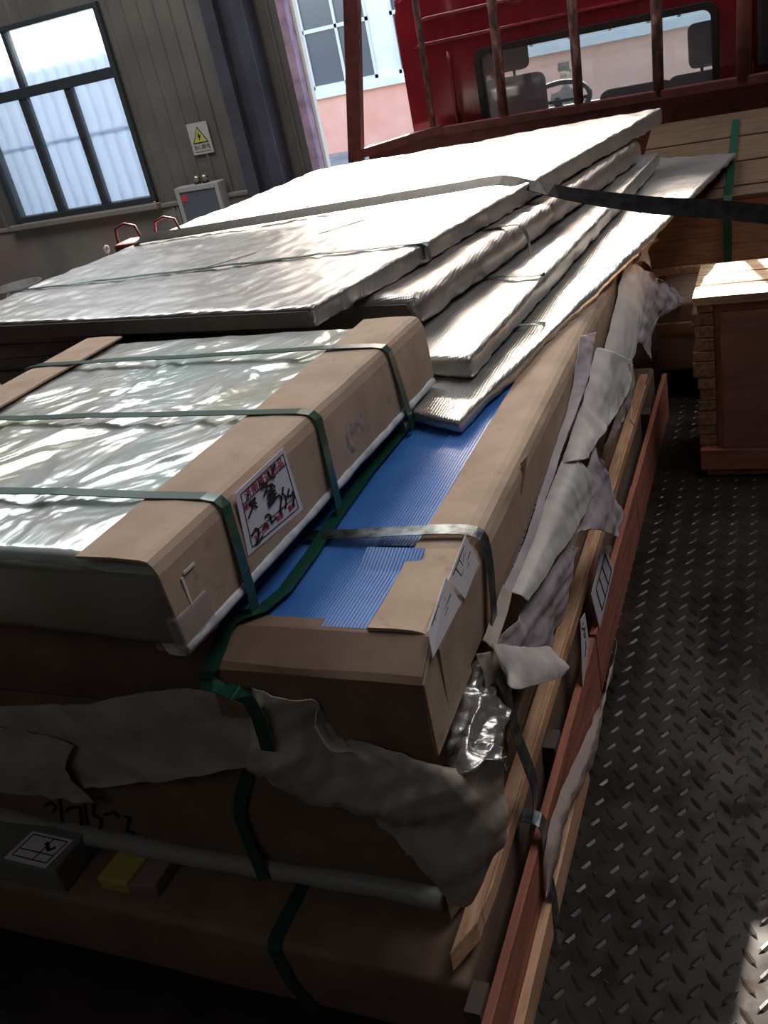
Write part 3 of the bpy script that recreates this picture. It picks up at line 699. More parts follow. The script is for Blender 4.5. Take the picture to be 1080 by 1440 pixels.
MB().hexa([(-.556, 1.0, H - 1.4495), (-.54, 1.05, H - 1.4495), (-.53, 3.4, H - 1.4495), (-.545, 3.4, H - 1.4495)], [(-.556, 1.0, H - 1.375), (-.54, 1.05, H - 1.375), (-.53, 3.4, H - 1.375), (-.545, 3.4, H - 1.375)]).out('strip', M_wood('weathered_pine', (176, 150, 130), (128, 104, 88), 'Y'), b2)
for y, x in ((1.05, 0), (2.0, 0), (2.9, 0)): pass
# ---- blue topped package (first layer)
c1 = thing('blue_topped_package', (-1.4, 2.4, H - 1.09), 'cardboard package with blue fluted plastic top sheet and kraft edge boards', 'package')
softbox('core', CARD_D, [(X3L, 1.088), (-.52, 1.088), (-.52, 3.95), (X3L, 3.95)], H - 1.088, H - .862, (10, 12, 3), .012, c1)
def flute(name, x0, x1, y0, y1, z, parent, lift=None, pitch=.0064):
    n = int((x1 - x0) / pitch); v = []; f = []; ny = 28
    xs = []
    for i in range(n):
        x = x0 + i * pitch; xs += [(x, 0), (x + pitch * .62, 0), (x + pitch * .75, -.0011), (x + pitch * .9, -.0011)]
    for j in range(ny + 1):
        y = y0 + (y1 - y0) * j / ny
        for x, dz in xs:
            zz = z + dz + .0022 * noise.noise(Vector((x * 4, y * 3, z)))
            if lift: zz += lift(x, y)
            v.append((x, y, zz))
    w = len(xs)
    for j in range(ny):
        for i in range(w - 1): f.append((j * w + i, j * w + i + 1, (j + 1) * w + i + 1, (j + 1) * w + i))
    return mesh(name, v, f, BLUE, parent, solid=.0012)
flute('blue_sheet', -1.15, -.60, 1.075, 3.95, H - .8555, c1)
flute('blue_sheet', -.705, -.585, 1.078, 1.30, H - .8505, c1, lambda x, y: max(0, y - 1.24) * .28)
flute('blue_sheet', -.705, -.585, 1.335, 3.9, H - .8515, c1)
# right edge board: top flange then face, rounded nose
prof = [(-.115, 0), (-.07, .001), (-.036, .0), (-.022, -.003), (-.011, -.010), (-.004, -.020), (.0, -.034), (-.001, -.09), (-.005, -.165)]
angle_board('edge_board', CARD, (-.503, 1.073, H - .846), (-.503, 3.95, H - .846), prof, c1, 60, .006, .002)
# end cap at the near end, folded forward
v = []; f = []
xs = [-.90 + i * (.392 / 14) for i in range(15)]
pr = [(1.10, -.853), (1.076, -.853), (1.07, -.8535), (1.012, -.886), (1.004, -.895), (.999, -.96), (.997, -1.025)]
for j, (yy, zz) in enumerate(pr):
    for x in xs:
        drop = -.016 if (j == len(pr) - 1 and x > -.60) else (.03 if (j == len(pr) - 1 and x < -.74) else 0)
        v.append((x, yy + .003 * noise.noise(Vector((x * 6, j, 0))), H + zz + drop + .002 * noise.noise(Vector((x * 5, j * .7, 4)))))
w = len(xs)
for j in range(len(pr) - 1):
    for i in range(w - 1): f.append((j * w + i, j * w + i + 1, (j + 1) * w + i + 1, (j + 1) * w + i))
mesh('end_board', v, f, CARD_D, c1, solid=.006)
# closing cheek of the right side below the end board
mesh('side_cheek', [(-.507, 1.073, H - .852), (-.507, 1.003, H - .893), (-.507, .998, H - 1.035), (-.507, 1.2, H - 1.025), (-.507, 1.2, H - .86)], [(0, 1, 2, 3, 4)], CARD, c1, solid=.005)
bub = [Vector((-.506, 1.30 + i * .012, H - 1.035 + i * .0012)) for i in range(44)]
MB().tube(bub, [.005 + .004 * (i % 2) for i in range(44)], 6).out('bubble_film_edge', mat('dark_bubble_film', (58, 48, 46), .2), c1)
# torn spot on the corner
MB().prism([(-.503, 1.66, H - .850), (-.498, 1.70, H - .853), (-.4985, 1.685, H - .866), (-.499, 1.62, H - .905), (-.499, 1.665, H - .868)], (0, 0, 0), (.0015, 0, 0)).out('tear', CARD_E, c1)
# torn white labels wrapped over the corner
LA = [(-0.507,1.291,2.001),(-0.497,1.303,1.935),(-0.497,1.210,1.923),(-0.510,1.186,1.978)]; quadlabel('label', LA, LABEL, c1, .0012)
LB = [(-0.508,1.172,1.993),(-0.497,1.188,1.930),(-0.497,1.037,1.934),(-0.507,1.060,1.967)]; quadlabel('label', LB, LABEL, c1, .0012)
lm = MB()
for Q in (LA, LB):
    Q = [Vector(p) for p in Q]; qq = lambda a, b: Q[0].lerp(Q[1], a).lerp(Q[3].lerp(Q[2], a), b) + Vector((.0016, 0, 0))
    for a, b in (((.1, .2), (.1, .85)), ((.45, .1), (.45, .7)), ((.1, .5), (.45, .5)), ((.1, .7), (.45, .7)), ((.2, .3), (.3, .45)), ((.25, .25), (.35, .4)), ((.55, .3), (.6, .45))): lm.bar(qq(*a), qq(*b), .002, .0008, (1, 0, 0))
lm.out('printed_form', INK, c1)
# green strap running lengthwise over the near edge
gs = [(-.80, 2.3, H - .842), (-0.832,1.628,1.958),(-0.816,1.164,1.958), (-.873, 1.075, H - .842), (-.883, 1.03, H - .868), (-.889, .992, H - .888), (-.892, .980, H - .91), (-0.799,0.955,1.885),(-0.786,0.945,1.786)]
strap('lengthwise_strap', GREEN, gs, [(1, 0, 0)] * 9, .028, .002, c1, n=3)
# blued steel strap across the package and down its side
ss = [(-.86, 1.355, H - .844), (-.76, 1.352, H - .838), (-.66, 1.356, H - .833), (-.58, 1.36, H - .830), (-.53, 1.362, H - .832), (-.505, 1.360, H - .840), (-.494, 1.352, H - .858), (-.489, 1.340, H - .90), (-.488, 1.325, H - .95), (-.487, 1.305, H - 1.0), (-.485, 1.280, H - 1.05), (-.482, 1.25, H - 1.12), (-.482, 1.22, H - 1.22)]
strap('steel_strap', STEEL, ss, [(0, 1, 0)] * 8 + [(0, 1, -.3)] * 5, .034, .0018, c1, n=2)

# ---- far-side silver wrapped boards T4..T1, each a slab of its own
def wrinkle(amp, sc, seed, edge=.004):
    def d(P, n, u, w, h):
        q = Vector((P.x * sc * .55, P.y * sc * .8, P.z * sc)) + Vector((seed, seed * .7, 0))
        side = max(0, (u - .86) / .14) ** 2
        return amp * ((folds(q, int(seed * 10), 6, .9) - .25) * 4.5 + noise.noise(q * .25) * .9) + amp * .3 * ridged(q * 1.3, 2) + side * .010 * (ridged(Vector((P.x * 9, P.y * 13, seed)), 2) - .3) + edge * noise.noise(Vector((P.x * 30, P.y * 22, P.z * 30 + seed)))
    return d
def slab(name, quad, z0, z1, m, label, n, r, seed, amp=.004):
    cx = sum(p[0] for p in quad) / 4; cy = sum(p[1] for p in quad) / 4
    zz = min(z0) if isinstance(z0, (list, tuple)) else z0
    t_ = thing(name, (cx, cy, zz), label, 'panel', 'silver wrapped panels')
    softbox('wrap', m, quad, z0, z1, n, r, t_, disp=wrinkle(amp, 14, seed))
    return t_
ZP = H - .846
t4 = slab('wrapped_panel', [(-1.99, 2.43), (-.672, 1.80), (-.20, 4.70), (-1.5, 5.0)], ZP, [H - .81, H - .812, H - .83, H - .80], WEAVE, 'lowest silver wrapped panel, lying directly on the blue sheet and furthest right', (40, 110, 1), .012, 4.3, .003)
t3 = slab('wrapped_panel', [(-1.99, 2.38), (-.705, 2.04), (-.515, 4.50), (-1.6, 4.75)], H - .806, H - .752, WEAVE, 'second silver wrapped panel from the bottom, right edge on the lowest one', (40, 110, 1), .014, 8.1, .004)
t2 = slab('wrapped_panel', [(-1.99, 2.465), (-.90, 2.27), (-.565, 4.36), (-1.6, 4.6)], H - .746, H - .655, WEAVE_B, 'thick round-edged silver wrapped panel with brown open end under the top panel', (40, 100, 2), .04, 2.6, .004)
box('open_end', KBROWN, -1.75, -.93, 2.262, 2.30, H - .742, H - .668, t2, bevel=.01) if False else None
mesh('open_end', [(-1.985, 2.453, H - .745), (-.935, 2.266, H - .745), (-.915, 2.260, H - .715), (-.935, 2.264, H - .672), (-1.985, 2.451, H - .672)], [(0, 1, 2, 3, 4)], KBROWN, t2, solid=.004)
t1 = slab('wrapped_panel', [(-2.67, 2.28), (-1.115, 2.075), (-.505, 4.60), (-2.16, 4.38)], [H - .651, H - .651, H - .645, H - .645], [H - .597, H - .600, H - .575, H - .575], WEAVE, 'topmost and widest silver wrapped panel of the load, sunlit at its far end', (110, 150, 1), .012, 1.2, .005)
mesh('open_end', [(-2.67, 2.268, H - .648), (-1.125, 2.064, H - .648), (-1.112, 2.062, H - .626), (-1.125, 2.063, H - .606), (-2.67, 2.267, H - .606)], [(0, 1, 2, 3, 4)], KBROWN, t1, solid=.003)
bb = thing('board_bundle', (-2.25, 3.1, H - .85), 'dark brown board bundle under the left end of the topmost silver panel', 'board')
for k_ in range(4): softbox('board', KBROWN, [(-2.56, 2.34 + .012 * (k_ % 2)), (-2.01, 2.30 + .012 * (k_ % 3)), (-2.01, 3.9), (-2.50, 3.9)], H - .849 + k_ * .0485, H - .849 + k_ * .0485 + .047, (4, 10, 1), .005, bb)
def overpts(a, b, z, n, bump=.004, seed=0):
    a = Vector(a); b = Vector(b); return [a.lerp(b, i / n) + Vector((0, 0, z + bump * noise.noise(Vector((i * .6, seed, 2))))) for i in range(n + 1)]
strap('strap', GREEN, [(-2.66, 2.62, H - .62)] + overpts((-2.63, 2.615, 0), (-.985, 2.60, 0), H - .588, 24) + [(-.972, 2.60, H - .60), (-.970, 2.60, H - .645)], [(0, 1, 0)] * 28, .02, .0016, t1)
strap('fold_line', mat('dark_fold', (90, 84, 78), .6), overpts((-1.78, 2.62, 0), (-1.36, 3.06, 0), H - .591, 8, .002, 4), (1, -.5, 0), .007, .001, t1)
strap('tie', mat('dark_tie', (70, 64, 62), .5), [(-.96, 2.97, H - .66), (-.80, 2.94, H - .645), (-.765, 2.92, H - .655), (-.748, 2.91, H - .69), (-.745, 2.90, H - .74)], [(.1, 1, 0)] * 5, .02, .0016, t2, n=3)
strap('strap', GREEN, [(-0.939,2.696,2.058), (-0.803,2.703,2.058),(-0.697,2.675,2.058),(-0.657,2.696,2.052), (-0.672,2.766,2.010)], [(0, 1, 0)] * 5, .014, .0016, t3, n=2)
strap('strap', mat('pale_green_strap', (150, 168, 156), .4), [(-0.738,2.414,1.997),(-0.665,2.409,1.997),(-0.616,2.415,1.995), (-.615, 2.47, H - .83)], [(0, 1, 0)] * 4, .014, .0016, t4, n=2)

# ---- cargo strap with ratchet over the top panel
cs = thing('cargo_strap', (-2.42, 3.18, H - .64), 'black webbing lashing strap pulled over the top panel towards the right side', 'strap')
wb_ = [(-2.50, 3.18, H - .66), (-2.44, 3.18, H - .596)] + [Vector((-2.41, 3.175, H - .570)).lerp(Vector((-.92, 3.30, H - .565)), i / 10) for i in range(11)] + [(-.80, 3.295, H - .602), (-.67, 3.27, H - .640), (-.40, 3.24, H - .705), (-.05, 3.2, H - .768), (.5, 3.1, H - .93), (1.2, 3.0, H - 1.2), (1.88, 2.9, ZB)]
sds = [(0, .93, .32)] * 13 + [(0, .93, .36), (0, .9, .5), (0, .8, .9), (0, .6, 1), (0, .6, 1), (0, .6, 1), (0, .6, 1)]
strap('webbing', WEB, wb_, sds, .062, .003, cs, n=2)
hm = mat('red_hook_steel', (112, 40, 44), .45, .3)
for dx, dy in ((0, 0), (.19, .02)):
    cx, cy, cz = -2.56 + dx, 3.30 + dy, H - .595
    MB().tube([(cx - .055, cy, cz - .05), (cx - .06, cy, cz + .02), (cx - .05, cy, cz + .06), (cx, cy, cz + .075), (cx + .05, cy, cz + .06), (cx + .065, cy, cz + .0), (cx + .065, cy, cz - .05)], .006, 8).out('ratchet_handle', hm, cs, smooth=True)
MB().box(-2.60, -2.36, 3.235, 3.36, H - .66, H - .59).out('ratchet_body', hm, cs, bevel=.01)
MB().tube([(-2.585, 3.17 + .014 * math.cos(a), H - .59 + .014 * math.sin(a)) for a in [k * .8 for k in range(9)]], .005, 6).out('rope_end', FOAM, cs, smooth=True)

# ---- front package with film top
yaw = math.atan2(.061, 1.07)
dv = Vector((math.sin(yaw), math.cos(yaw), 0)); rv = Vector((math.cos(yaw), -math.sin(yaw), 0))
NR = Vector((-.872, .945, 0)); LEN = 1.085
def bp(r_, d, z): p = NR + rv * r_ + dv * d; return Vector((p.x, p.y, H + z))
pk = thing('film_wrapped_package', tuple(bp(-.55, .5, -.812)), 'front package wrapped in silver film with kraft edge boards and green straps', 'package')
qd = [bp(-1.09, .006, 0), bp(-.006, .006, 0), bp(-.006, LEN - .006, 0), bp(-1.09, LEN - .006, 0)]
def filmdisp(P, n, u, w, h):
    if n.z > .3:
        q = Vector((P.x * .80 - P.y * .6, (P.x * .6 + P.y * .80) * .5, 0)) * 13 + Vector((noise.noise(P * 5) * 1.2, noise.noise(P * 5 + Vector((4, 4, 4))) * 1.2, 0))
        c = (folds(q, 5, 6, 1.1) - .25) * .036 + (folds(q + Vector((7, 1, 0)), 11, 6, 2.6) - .25) * .017 + (folds(q + Vector((2, 9, 0)), 17, 5, 7.0) - .25) * .005
        return (c + .006 * noise.noise(q * .3)) * min(1, 6 * min(u, 1 - u, w * 1.5, 1.5 - 1.5 * w) + .25) * n.z - .004
    return .004 * noise.noise(P * 9) + (.003 * crease(P * 12) if n.y < -.5 else 0)
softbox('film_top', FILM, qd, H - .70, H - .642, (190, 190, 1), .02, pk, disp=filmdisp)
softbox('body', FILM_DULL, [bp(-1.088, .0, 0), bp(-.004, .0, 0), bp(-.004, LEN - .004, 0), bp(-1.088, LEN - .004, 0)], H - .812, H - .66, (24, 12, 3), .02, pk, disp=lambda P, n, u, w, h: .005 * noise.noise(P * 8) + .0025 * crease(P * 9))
prof = [(-.152, .002), (-.08, .004), (-.022, .003), (-.010, .0), (-.003, -.007), (.003, -.022), (.006, -.08), (.008, -.150)]
angle_board('edge_board', CARD, bp(0, -.012, -.637), bp(0, LEN, -.637), prof, pk, 30, .005, .0018, 3)
prof = [(.152, .002), (.08, .004), (.022, .003), (.010, .0), (.003, -.007), (-.003, -.022), (-.006, -.08), (-.008, -.150)]
angle_board('edge_board', CARD, bp(-1.09, -.01, -.637), bp(-1.09, LEN, -.637), prof, pk, 30, .005, .0018, 5)
# white hem along the bottom right edge, with the film bulge at the near corner
hemv = [bp(.006, -.012 + i * (LEN / 30), -.797 + .003 * noise.noise(Vector((i * .7, 2, 2)))) for i in range(31)]
MB().tube(hemv, [.011 + .003 * noise.noise(Vector((i * .6, 1, 7))) for i in range(31)], 10).out('plastic_hem', HEM, pk, smooth=True)
softbox('corner_film', TAPE, [bp(-.012, -.018, 0), bp(.012, -.018, 0), bp(.014, .07, 0), bp(-.01, .07, 0)], H - .812, H - .735, (3, 4, 3), .008, pk, disp=lambda P, n, u, w, h: .003 * noise.noise(P * 40))
SCR = [[(-0.859,1.010,2.115),(-0.860,0.979,2.116)], [(-0.861,0.973,2.112),(-0.861,0.974,2.052)]]
sm = MB()
for a, b in SCR: sm.bar(a, b, .005, .002, (1, 0, 0))
sm.out('tape_scrap', FOAM, pk)
# crumpled clear tape patch on the side
PT = [(-0.828,1.565,2.094),(-0.823,1.648,2.089),(-0.825,1.618,2.029),(-0.830,1.529,2.035)]
sheet('tape_patch', [[PT[0], PT[1]], [PT[3], PT[2]]], TAPE, pk, (12, 12), .003, 60, .0006)
# straps round the package
for k, (d, zt) in enumerate(((.181, -.026), (.522, -.03), (.878, .008))):
    ov = .006 if k != 2 else .004
    pts = [bp(-1.105, d - .02, -.70), bp(-1.10, d - .02, -.632), bp(-1.06, d - .01, -.628)] + [bp(-1.06 + i * .1, d - .01 + .001 * i, -.6275 + .004 * noise.noise(Vector((i * .5, k, 0)))) for i in range(1, 10)] + [bp(-.03, d, -.628), bp(-.004, d, -.632), bp(.009, d, -.645), bp(.015, d + zt * .35, -.71), bp(.022, d + zt * .8, -.80), bp(.022, d + zt, -.842)]
    strap('strap', GREEN, pts, [tuple(dv)] * len(pts), .024, .002, pk)
# shipping label
LBq = [(-0.850,1.155,2.161),(-0.840,1.325,2.163),(-0.840,1.333,2.028),(-0.851,1.139,2.046)]
quadlabel('label', LBq, LABEL, pk, .001, tuple(rv))
V4 = [Vector(p) + rv * .0016 for p in LBq]
def lq(a, b): return V4[0].lerp(V4[1], a).lerp(V4[3].lerp(V4[2], a), b)
pm = MB()
for a, b in (((.08, .08), (.95, .07)), ((.08, .92), (.93, .93)), ((.08, .08), (.08, .92)), ((.95, .07), (.93, .93)), ((.08, .24), (.95, .23)), ((.08, .74), (.93, .75))): pm.bar(lq(*a), lq(*b), .0014, .0008, tuple(rv))
pm.out('printed_lines', INKN, pk)
xd = V4[1] - V4[0]; yd = V4[0] - V4[3]
for s, u, v_, sz in (('济', .20, .165, .022), ('南', .33, .165, .022), ('隆', .46, .165, .022), ('达', .59, .165, .022), ('制', .72, .165, .022), ('品', .85, .165, .022), ('规格', .16, .32, .013), ('生产日期', .27, .84, .013), ('数量', .60, .84, .013), ('重量', .83, .84, .013)):
    text('red_print', s, sz, INKR, lq(u, v_), xd, yd, pk)
def zs(pts):   # strokes read from the label, in fractions across and down
    return pts
HW = [[(0.175, 0.144), (0.2, 0.183)], [(0.285, 0.282), (0.21, 0.295), (0.291, 0.379)], [(0.291, 0.286), (0.219, 0.382), (0.113, 0.478)], [(0.182, 0.29), (0.237, 0.37), (0.287, 0.44)], [(0.413, 0.17), (0.477, 0.197), (0.532, 0.254)], [(0.532, 0.207), (0.522, 0.284), (0.427, 0.38)], [(0.608, 0.107), (0.607, 0.18), (0.652, 0.243), (0.701, 0.249)], [(0.745, 0.093), (0.7, 0.14), (0.653, 0.196)], [(0.413, 0.241), (0.486, 0.262)], [(0.534, 0.292), (0.605, 0.299), (0.649, 0.385)], [(0.605, 0.299), (0.544, 0.439)], [(0.488, 0.346), (0.618, 0.39)], [(0.496, 0.41), (0.642, 0.428)], [(0.472, 0.442), (0.647, 0.478)], [(0.465, 0.507), (0.622, 0.51)], [(0.459, 0.572), (0.603, 0.545)], [(0.544, 0.439), (0.471, 0.58)], [(0.612, 0.539), (0.673, 0.529), (0.708, 0.596), (0.608, 0.765)], [(0.608, 0.765), (0.675, 0.737)], [(0.778, 0.475), (0.736, 0.555), (0.779, 0.64), (0.756, 0.706), (0.712, 0.793)], [(0.864, 0.563), (0.803, 0.654), (0.92, 0.69)], [(0.904, 0.634), (0.906, 0.728), (0.845, 0.839)], [(0.366, 0.664), (0.419, 0.651), (0.458, 0.708), (0.439, 0.808)], [(0.439, 0.808), (0.51, 0.806), (0.528, 0.772)], [(0.105, 0.763), (0.18, 0.698), (0.222, 0.744), (0.205, 0.844), (0.136, 0.932)], [(0.136, 0.932), (0.211, 0.912), (0.263, 0.879)], [(0.3, 0.785), (0.361, 0.767)]]
hw = MB()
for st in HW:
    for a, b in zip(st, st[1:]): hw.bar(lq(*a) + rv * .0012, lq(*b) + rv * .0012, .0036, .0012, tuple(rv))
hw.out('handwriting', INK, pk, kind='stuff')
# white spacer feet between the packages
for k, (r_, d, w_, lab) in enumerate(((-.06, .035, .05, 'white faced spacer block under the near right corner of the film package'), (-.012, .90, .05, 'white faced spacer block under the far right corner of the film package'), (-1.0, .2, .05, 'white faced spacer block under the left side of the film package'))):
    o = thing('spacer_block', tuple(bp(r_ - .03, d + .05, -.853)), lab, 'block', 'spacer blocks under the film package')
    MB().hexa([bp(r_ - .05, d, -.8525), bp(r_ + .012, d, -.8525), bp(r_ + .012, d + .10, -.8525), bp(r_ - .05, d + .10, -.8525)], [bp(r_ - .05, d, -.8145), bp(r_ + .004, d, -.8145), bp(r_ + .004, d + .10, -.8145), bp(r_ - .05, d + .10, -.8145)]).out('block', WOOD_X, o, bevel=.003)
    MB().hexa([bp(r_ - .02, d - .004, -.8525), bp(r_ + .014, d - .004, -.8525), bp(r_ + .014, d, -.8525), bp(r_ - .02, d, -.8525)], [bp(r_ - .034, d - .004, -.8145), bp(r_ + .006, d - .004, -.8145), bp(r_ + .006, d, -.8145), bp(r_ - .034, d, -.8145)]).out('foam_face', FOAM, o)

# ------------------------------------------------------------------ torn paper and film on the sides of the stack
def paper(label, rows, m=PAPER, n=(22, 26), amp=.006, sc=20, ragged=.03, seed=0, name='paper_sheet', cat='paper', **k):
    o = sheet(name, rows, m, None, n, amp, sc, .0012, ragged, seed, **k); return tagged(o, label, cat)
# front bands
paper('wide grey paper band across the front of the middle package, left of the green strap', [
    [(-1.581,1.010,1.750),(-1.304,1.010,1.769),(-1.076,1.010,1.824),(-0.841,1.005,1.861)], [(-1.619,1.000,1.666),(-1.328,0.995,1.690),(-1.093,1.000,1.762),(-0.826,0.995,1.824)],
    [(-1.659,1.000,1.594),(-1.372,1.000,1.605),(-1.127,1.000,1.677),(-0.836,0.995,1.741)], [(-1.664,0.985,1.559),(-1.428,0.985,1.542),(-1.105,0.985,1.620),(-0.838,0.985,1.708)]], PAPER_K, (40, 30), .012, 14, .012, 2)
paper('second fold of grey paper below the wide band at far left of the front', [
    [(-1.583,0.985,1.704),(-1.384,0.985,1.711),(-1.274,0.985,1.692)], [(-1.628,0.975,1.606),(-1.417,0.975,1.626),(-1.319,0.980,1.625)], [(-1.681,0.980,1.521),(-1.432,0.980,1.526),(-1.299,0.985,1.526)]], PAPER_K, (24, 20), .006, 22, .02, 9)
paper('crumpled grey paper spilling from under the near cardboard end towards the batten', [
    [(-0.816,0.990,1.879),(-0.699,0.985,1.870),(-0.679,0.985,1.796),(-0.564,0.980,1.786),(-0.475,0.985,1.756),(-0.403,1.030,1.751)],
    [(-0.819,0.970,1.812),(-0.715,0.970,1.782),(-0.615,0.965,1.757),(-0.532,0.965,1.739),(-0.458,0.975,1.731),(-0.414,1.030,1.674)],
    [(-0.849,0.965,1.734),(-0.742,0.960,1.714),(-0.628,0.955,1.682),(-0.530,0.950,1.656),(-0.456,0.970,1.665),(-0.428,1.010,1.603)],
    [(-0.861,0.975,1.675),(-0.737,0.970,1.646),(-0.627,0.965,1.586),(-0.558,0.960,1.528),(-0.511,0.965,1.448),(-0.449,0.990,1.544)]], PAPER_K, (60, 46), .020, 13, .02, 4)
paper('crumpled silver foil tuck hanging at the near right corner of the stack', [
    [(-0.526,1.250,1.757),(-0.500,1.250,1.756),(-0.480,1.250,1.708)], [(-0.519,1.150,1.748),(-0.479,1.140,1.761),(-0.442,1.160,1.708)], [(-0.506,1.050,1.759),(-0.461,1.030,1.776),(-0.417,1.060,1.739)], [(-0.512,1.000,1.720),(-0.468,0.985,1.727),(-0.413,1.020,1.759)]], FOIL, (50, 60), .020, 26, .01, 6, name='foil_wrap', cat='foil')
paper('tall thin grey paper behind the silver foil at the near right corner', [
    [(-0.492,1.210,1.805),(-0.482,1.248,1.783),(-0.475,1.414,1.681)], [(-0.478,1.191,1.709),(-0.470,1.226,1.688),(-0.468,1.292,1.674)], [(-0.480,1.158,1.637),(-0.475,1.190,1.590),(-0.475,1.206,1.530)]], PAPER_K, (16, 24), .008, 20, .03, 13)
# aisle side
paper('narrow lilac paper flap standing against the cardboard edge, upper middle of the aisle side', [
    [(-0.497,2.340,1.977),(-0.480,2.457,1.943)], [(-0.497,2.195,1.902),(-0.470,2.230,1.885)], [(-0.497,2.030,1.859),(-0.475,2.025,1.861)], [(-0.499,1.636,1.808),(-0.487,1.672,1.794)], [(-0.499,1.376,1.802),(-0.487,1.411,1.789)]], PAPER_L, (10, 60), .006, 18, .02, 21)
paper('upper white paper roll on the aisle side, just below the bow-shaped scrap', [
    [(-0.488,3.106,1.940),(-0.465,3.252,1.900),(-0.445,3.390,1.821)], [(-0.488,2.782,1.866),(-0.455,2.838,1.832),(-0.440,3.085,1.756)], [(-0.488,2.498,1.795),(-0.455,2.592,1.721),(-0.440,2.861,1.716)]], PAPER, (18, 24), .006, 14, .02, 31)
paper('long middle white paper roll on the aisle side with a torn right edge', [
    [(-0.490,2.507,1.879),(-0.455,2.573,1.840),(-0.440,2.838,1.706)], [(-0.490,2.271,1.828),(-0.455,2.321,1.784),(-0.435,2.605,1.679)], [(-0.490,2.079,1.812),(-0.450,2.085,1.796),(-0.435,2.234,1.748)], [(-0.490,1.956,1.790),(-0.455,1.942,1.806),(-0.440,2.024,1.773)]], PAPER, (22, 40), .007, 12, .035, 37)
paper('long lower white paper roll on the aisle side reaching down to the steel strap', [
    [(-0.492,2.004,1.794),(-0.450,1.972,1.791),(-0.432,2.087,1.665)], [(-0.492,1.851,1.798),(-0.450,1.833,1.789),(-0.435,1.968,1.671)], [(-0.492,1.691,1.788),(-0.455,1.689,1.777),(-0.440,1.761,1.708)], [(-0.492,1.429,1.784),(-0.465,1.414,1.789),(-0.455,1.430,1.764)]], PAPER, (22, 44), .006, 12, .012, 41)
paper('lilac torn paper hanging over the batten with a hole near its tip', [
    [(-0.450,2.170,1.755),(-0.432,2.115,1.736),(-0.425,2.125,1.711)], [(-0.455,2.006,1.713),(-0.425,2.099,1.663),(-0.418,2.181,1.588)], [(-0.455,1.913,1.686),(-0.420,2.020,1.620),(-0.410,2.257,1.486)], [(-0.460,1.824,1.676),(-0.425,1.942,1.619),(-0.410,2.161,1.462)]], PAPER_L, (20, 30), .007, 20, .035, 47)
paper('pinkish grey paper draped between the white roll and the batten', [
    [(-0.452,1.790,1.691),(-0.448,1.816,1.650),(-0.445,1.872,1.611)], [(-0.468,1.476,1.731),(-0.455,1.561,1.683),(-0.450,1.789,1.614)], [(-0.478,1.280,1.775),(-0.462,1.449,1.673),(-0.455,1.700,1.565)], [(-0.480,1.241,1.765),(-0.468,1.376,1.667),(-0.460,1.579,1.536)]], PAPER_L, (22, 34), .008, 16, .02, 53)
paper('stiff white paper corner sticking out above the black strap', [
    [(-0.470,1.224,1.820),(-0.452,1.312,1.748),(-0.440,1.479,1.614)], [(-0.462,1.222,1.782),(-0.435,1.317,1.709),(-0.415,1.527,1.530)], [(-0.462,1.251,1.723),(-0.435,1.224,1.718),(-0.418,1.490,1.537)]], PAPER, (24, 18), .006, 16, .01, 59)
paper('brownish folded paper between cardboard side and lower white roll', [
    [(-0.495,1.412,1.815),(-0.480,1.420,1.793)], [(-0.495,1.313,1.810),(-0.475,1.343,1.794)], [(-0.495,1.242,1.808),(-0.475,1.244,1.787)]], PAPER_K, (10, 16), .005, 20, .02, 61)
paper('bow-shaped lilac paper scrap at the far top of the aisle side', [
    [(-0.485,3.374,1.973),(-0.470,3.507,1.957),(-0.455,3.777,1.842)], [(-0.480,3.434,1.900),(-0.475,3.497,1.901),(-0.470,3.585,1.857)], [(-0.482,3.153,1.916),(-0.460,3.343,1.888),(-0.440,3.416,1.828)]], PAPER_L, (12, 16), .006, 26, .03, 67)
paper('triangular lilac paper corner sticking out into the aisle at the far end', [
    [(-0.455,3.310,1.866),(-0.430,3.315,1.847),(-0.420,3.344,1.822)], [(-0.455,3.187,1.823),(-0.420,3.381,1.763),(-0.385,4.085,1.495)], [(-0.455,3.071,1.750),(-0.430,3.165,1.727),(-0.420,3.308,1.671)], [(-0.455,2.937,1.737),(-0.440,3.061,1.676),(-0.435,3.169,1.574)]], PAPER_L, (20, 26), .006, 22, .025, 71)
paper('bluish film strip hanging below the long middle white paper roll', [
    [(-0.445,2.744,1.738),(-0.440,2.860,1.682)], [(-0.446,2.621,1.673),(-0.440,2.772,1.616)], [(-0.450,2.308,1.661),(-0.442,2.589,1.612)]], FLAPM, (10, 22), .006, 24, .03, 73, name='film_strip', cat='film')
paper('cloudy plastic film flap hanging over the orange plywood side, pointed lower end', [
    [(-0.445,1.897,1.110),(-0.440,2.011,1.103),(-0.437,2.120,1.143)], [(-0.442,1.533,1.233),(-0.425,1.602,1.192),(-0.430,1.811,1.127)], [(-0.440,1.385,1.285),(-0.420,1.417,1.255),(-0.428,1.640,1.119)], [(-0.440,1.242,1.293),(-0.422,1.280,1.275),(-0.430,1.427,1.221)], [(-0.440,1.196,1.223),(-0.430,1.172,1.229),(-0.430,1.194,1.217)]], FLAPM, (16, 44), .005, 16, .01, 79, name='film_flap', cat='film')
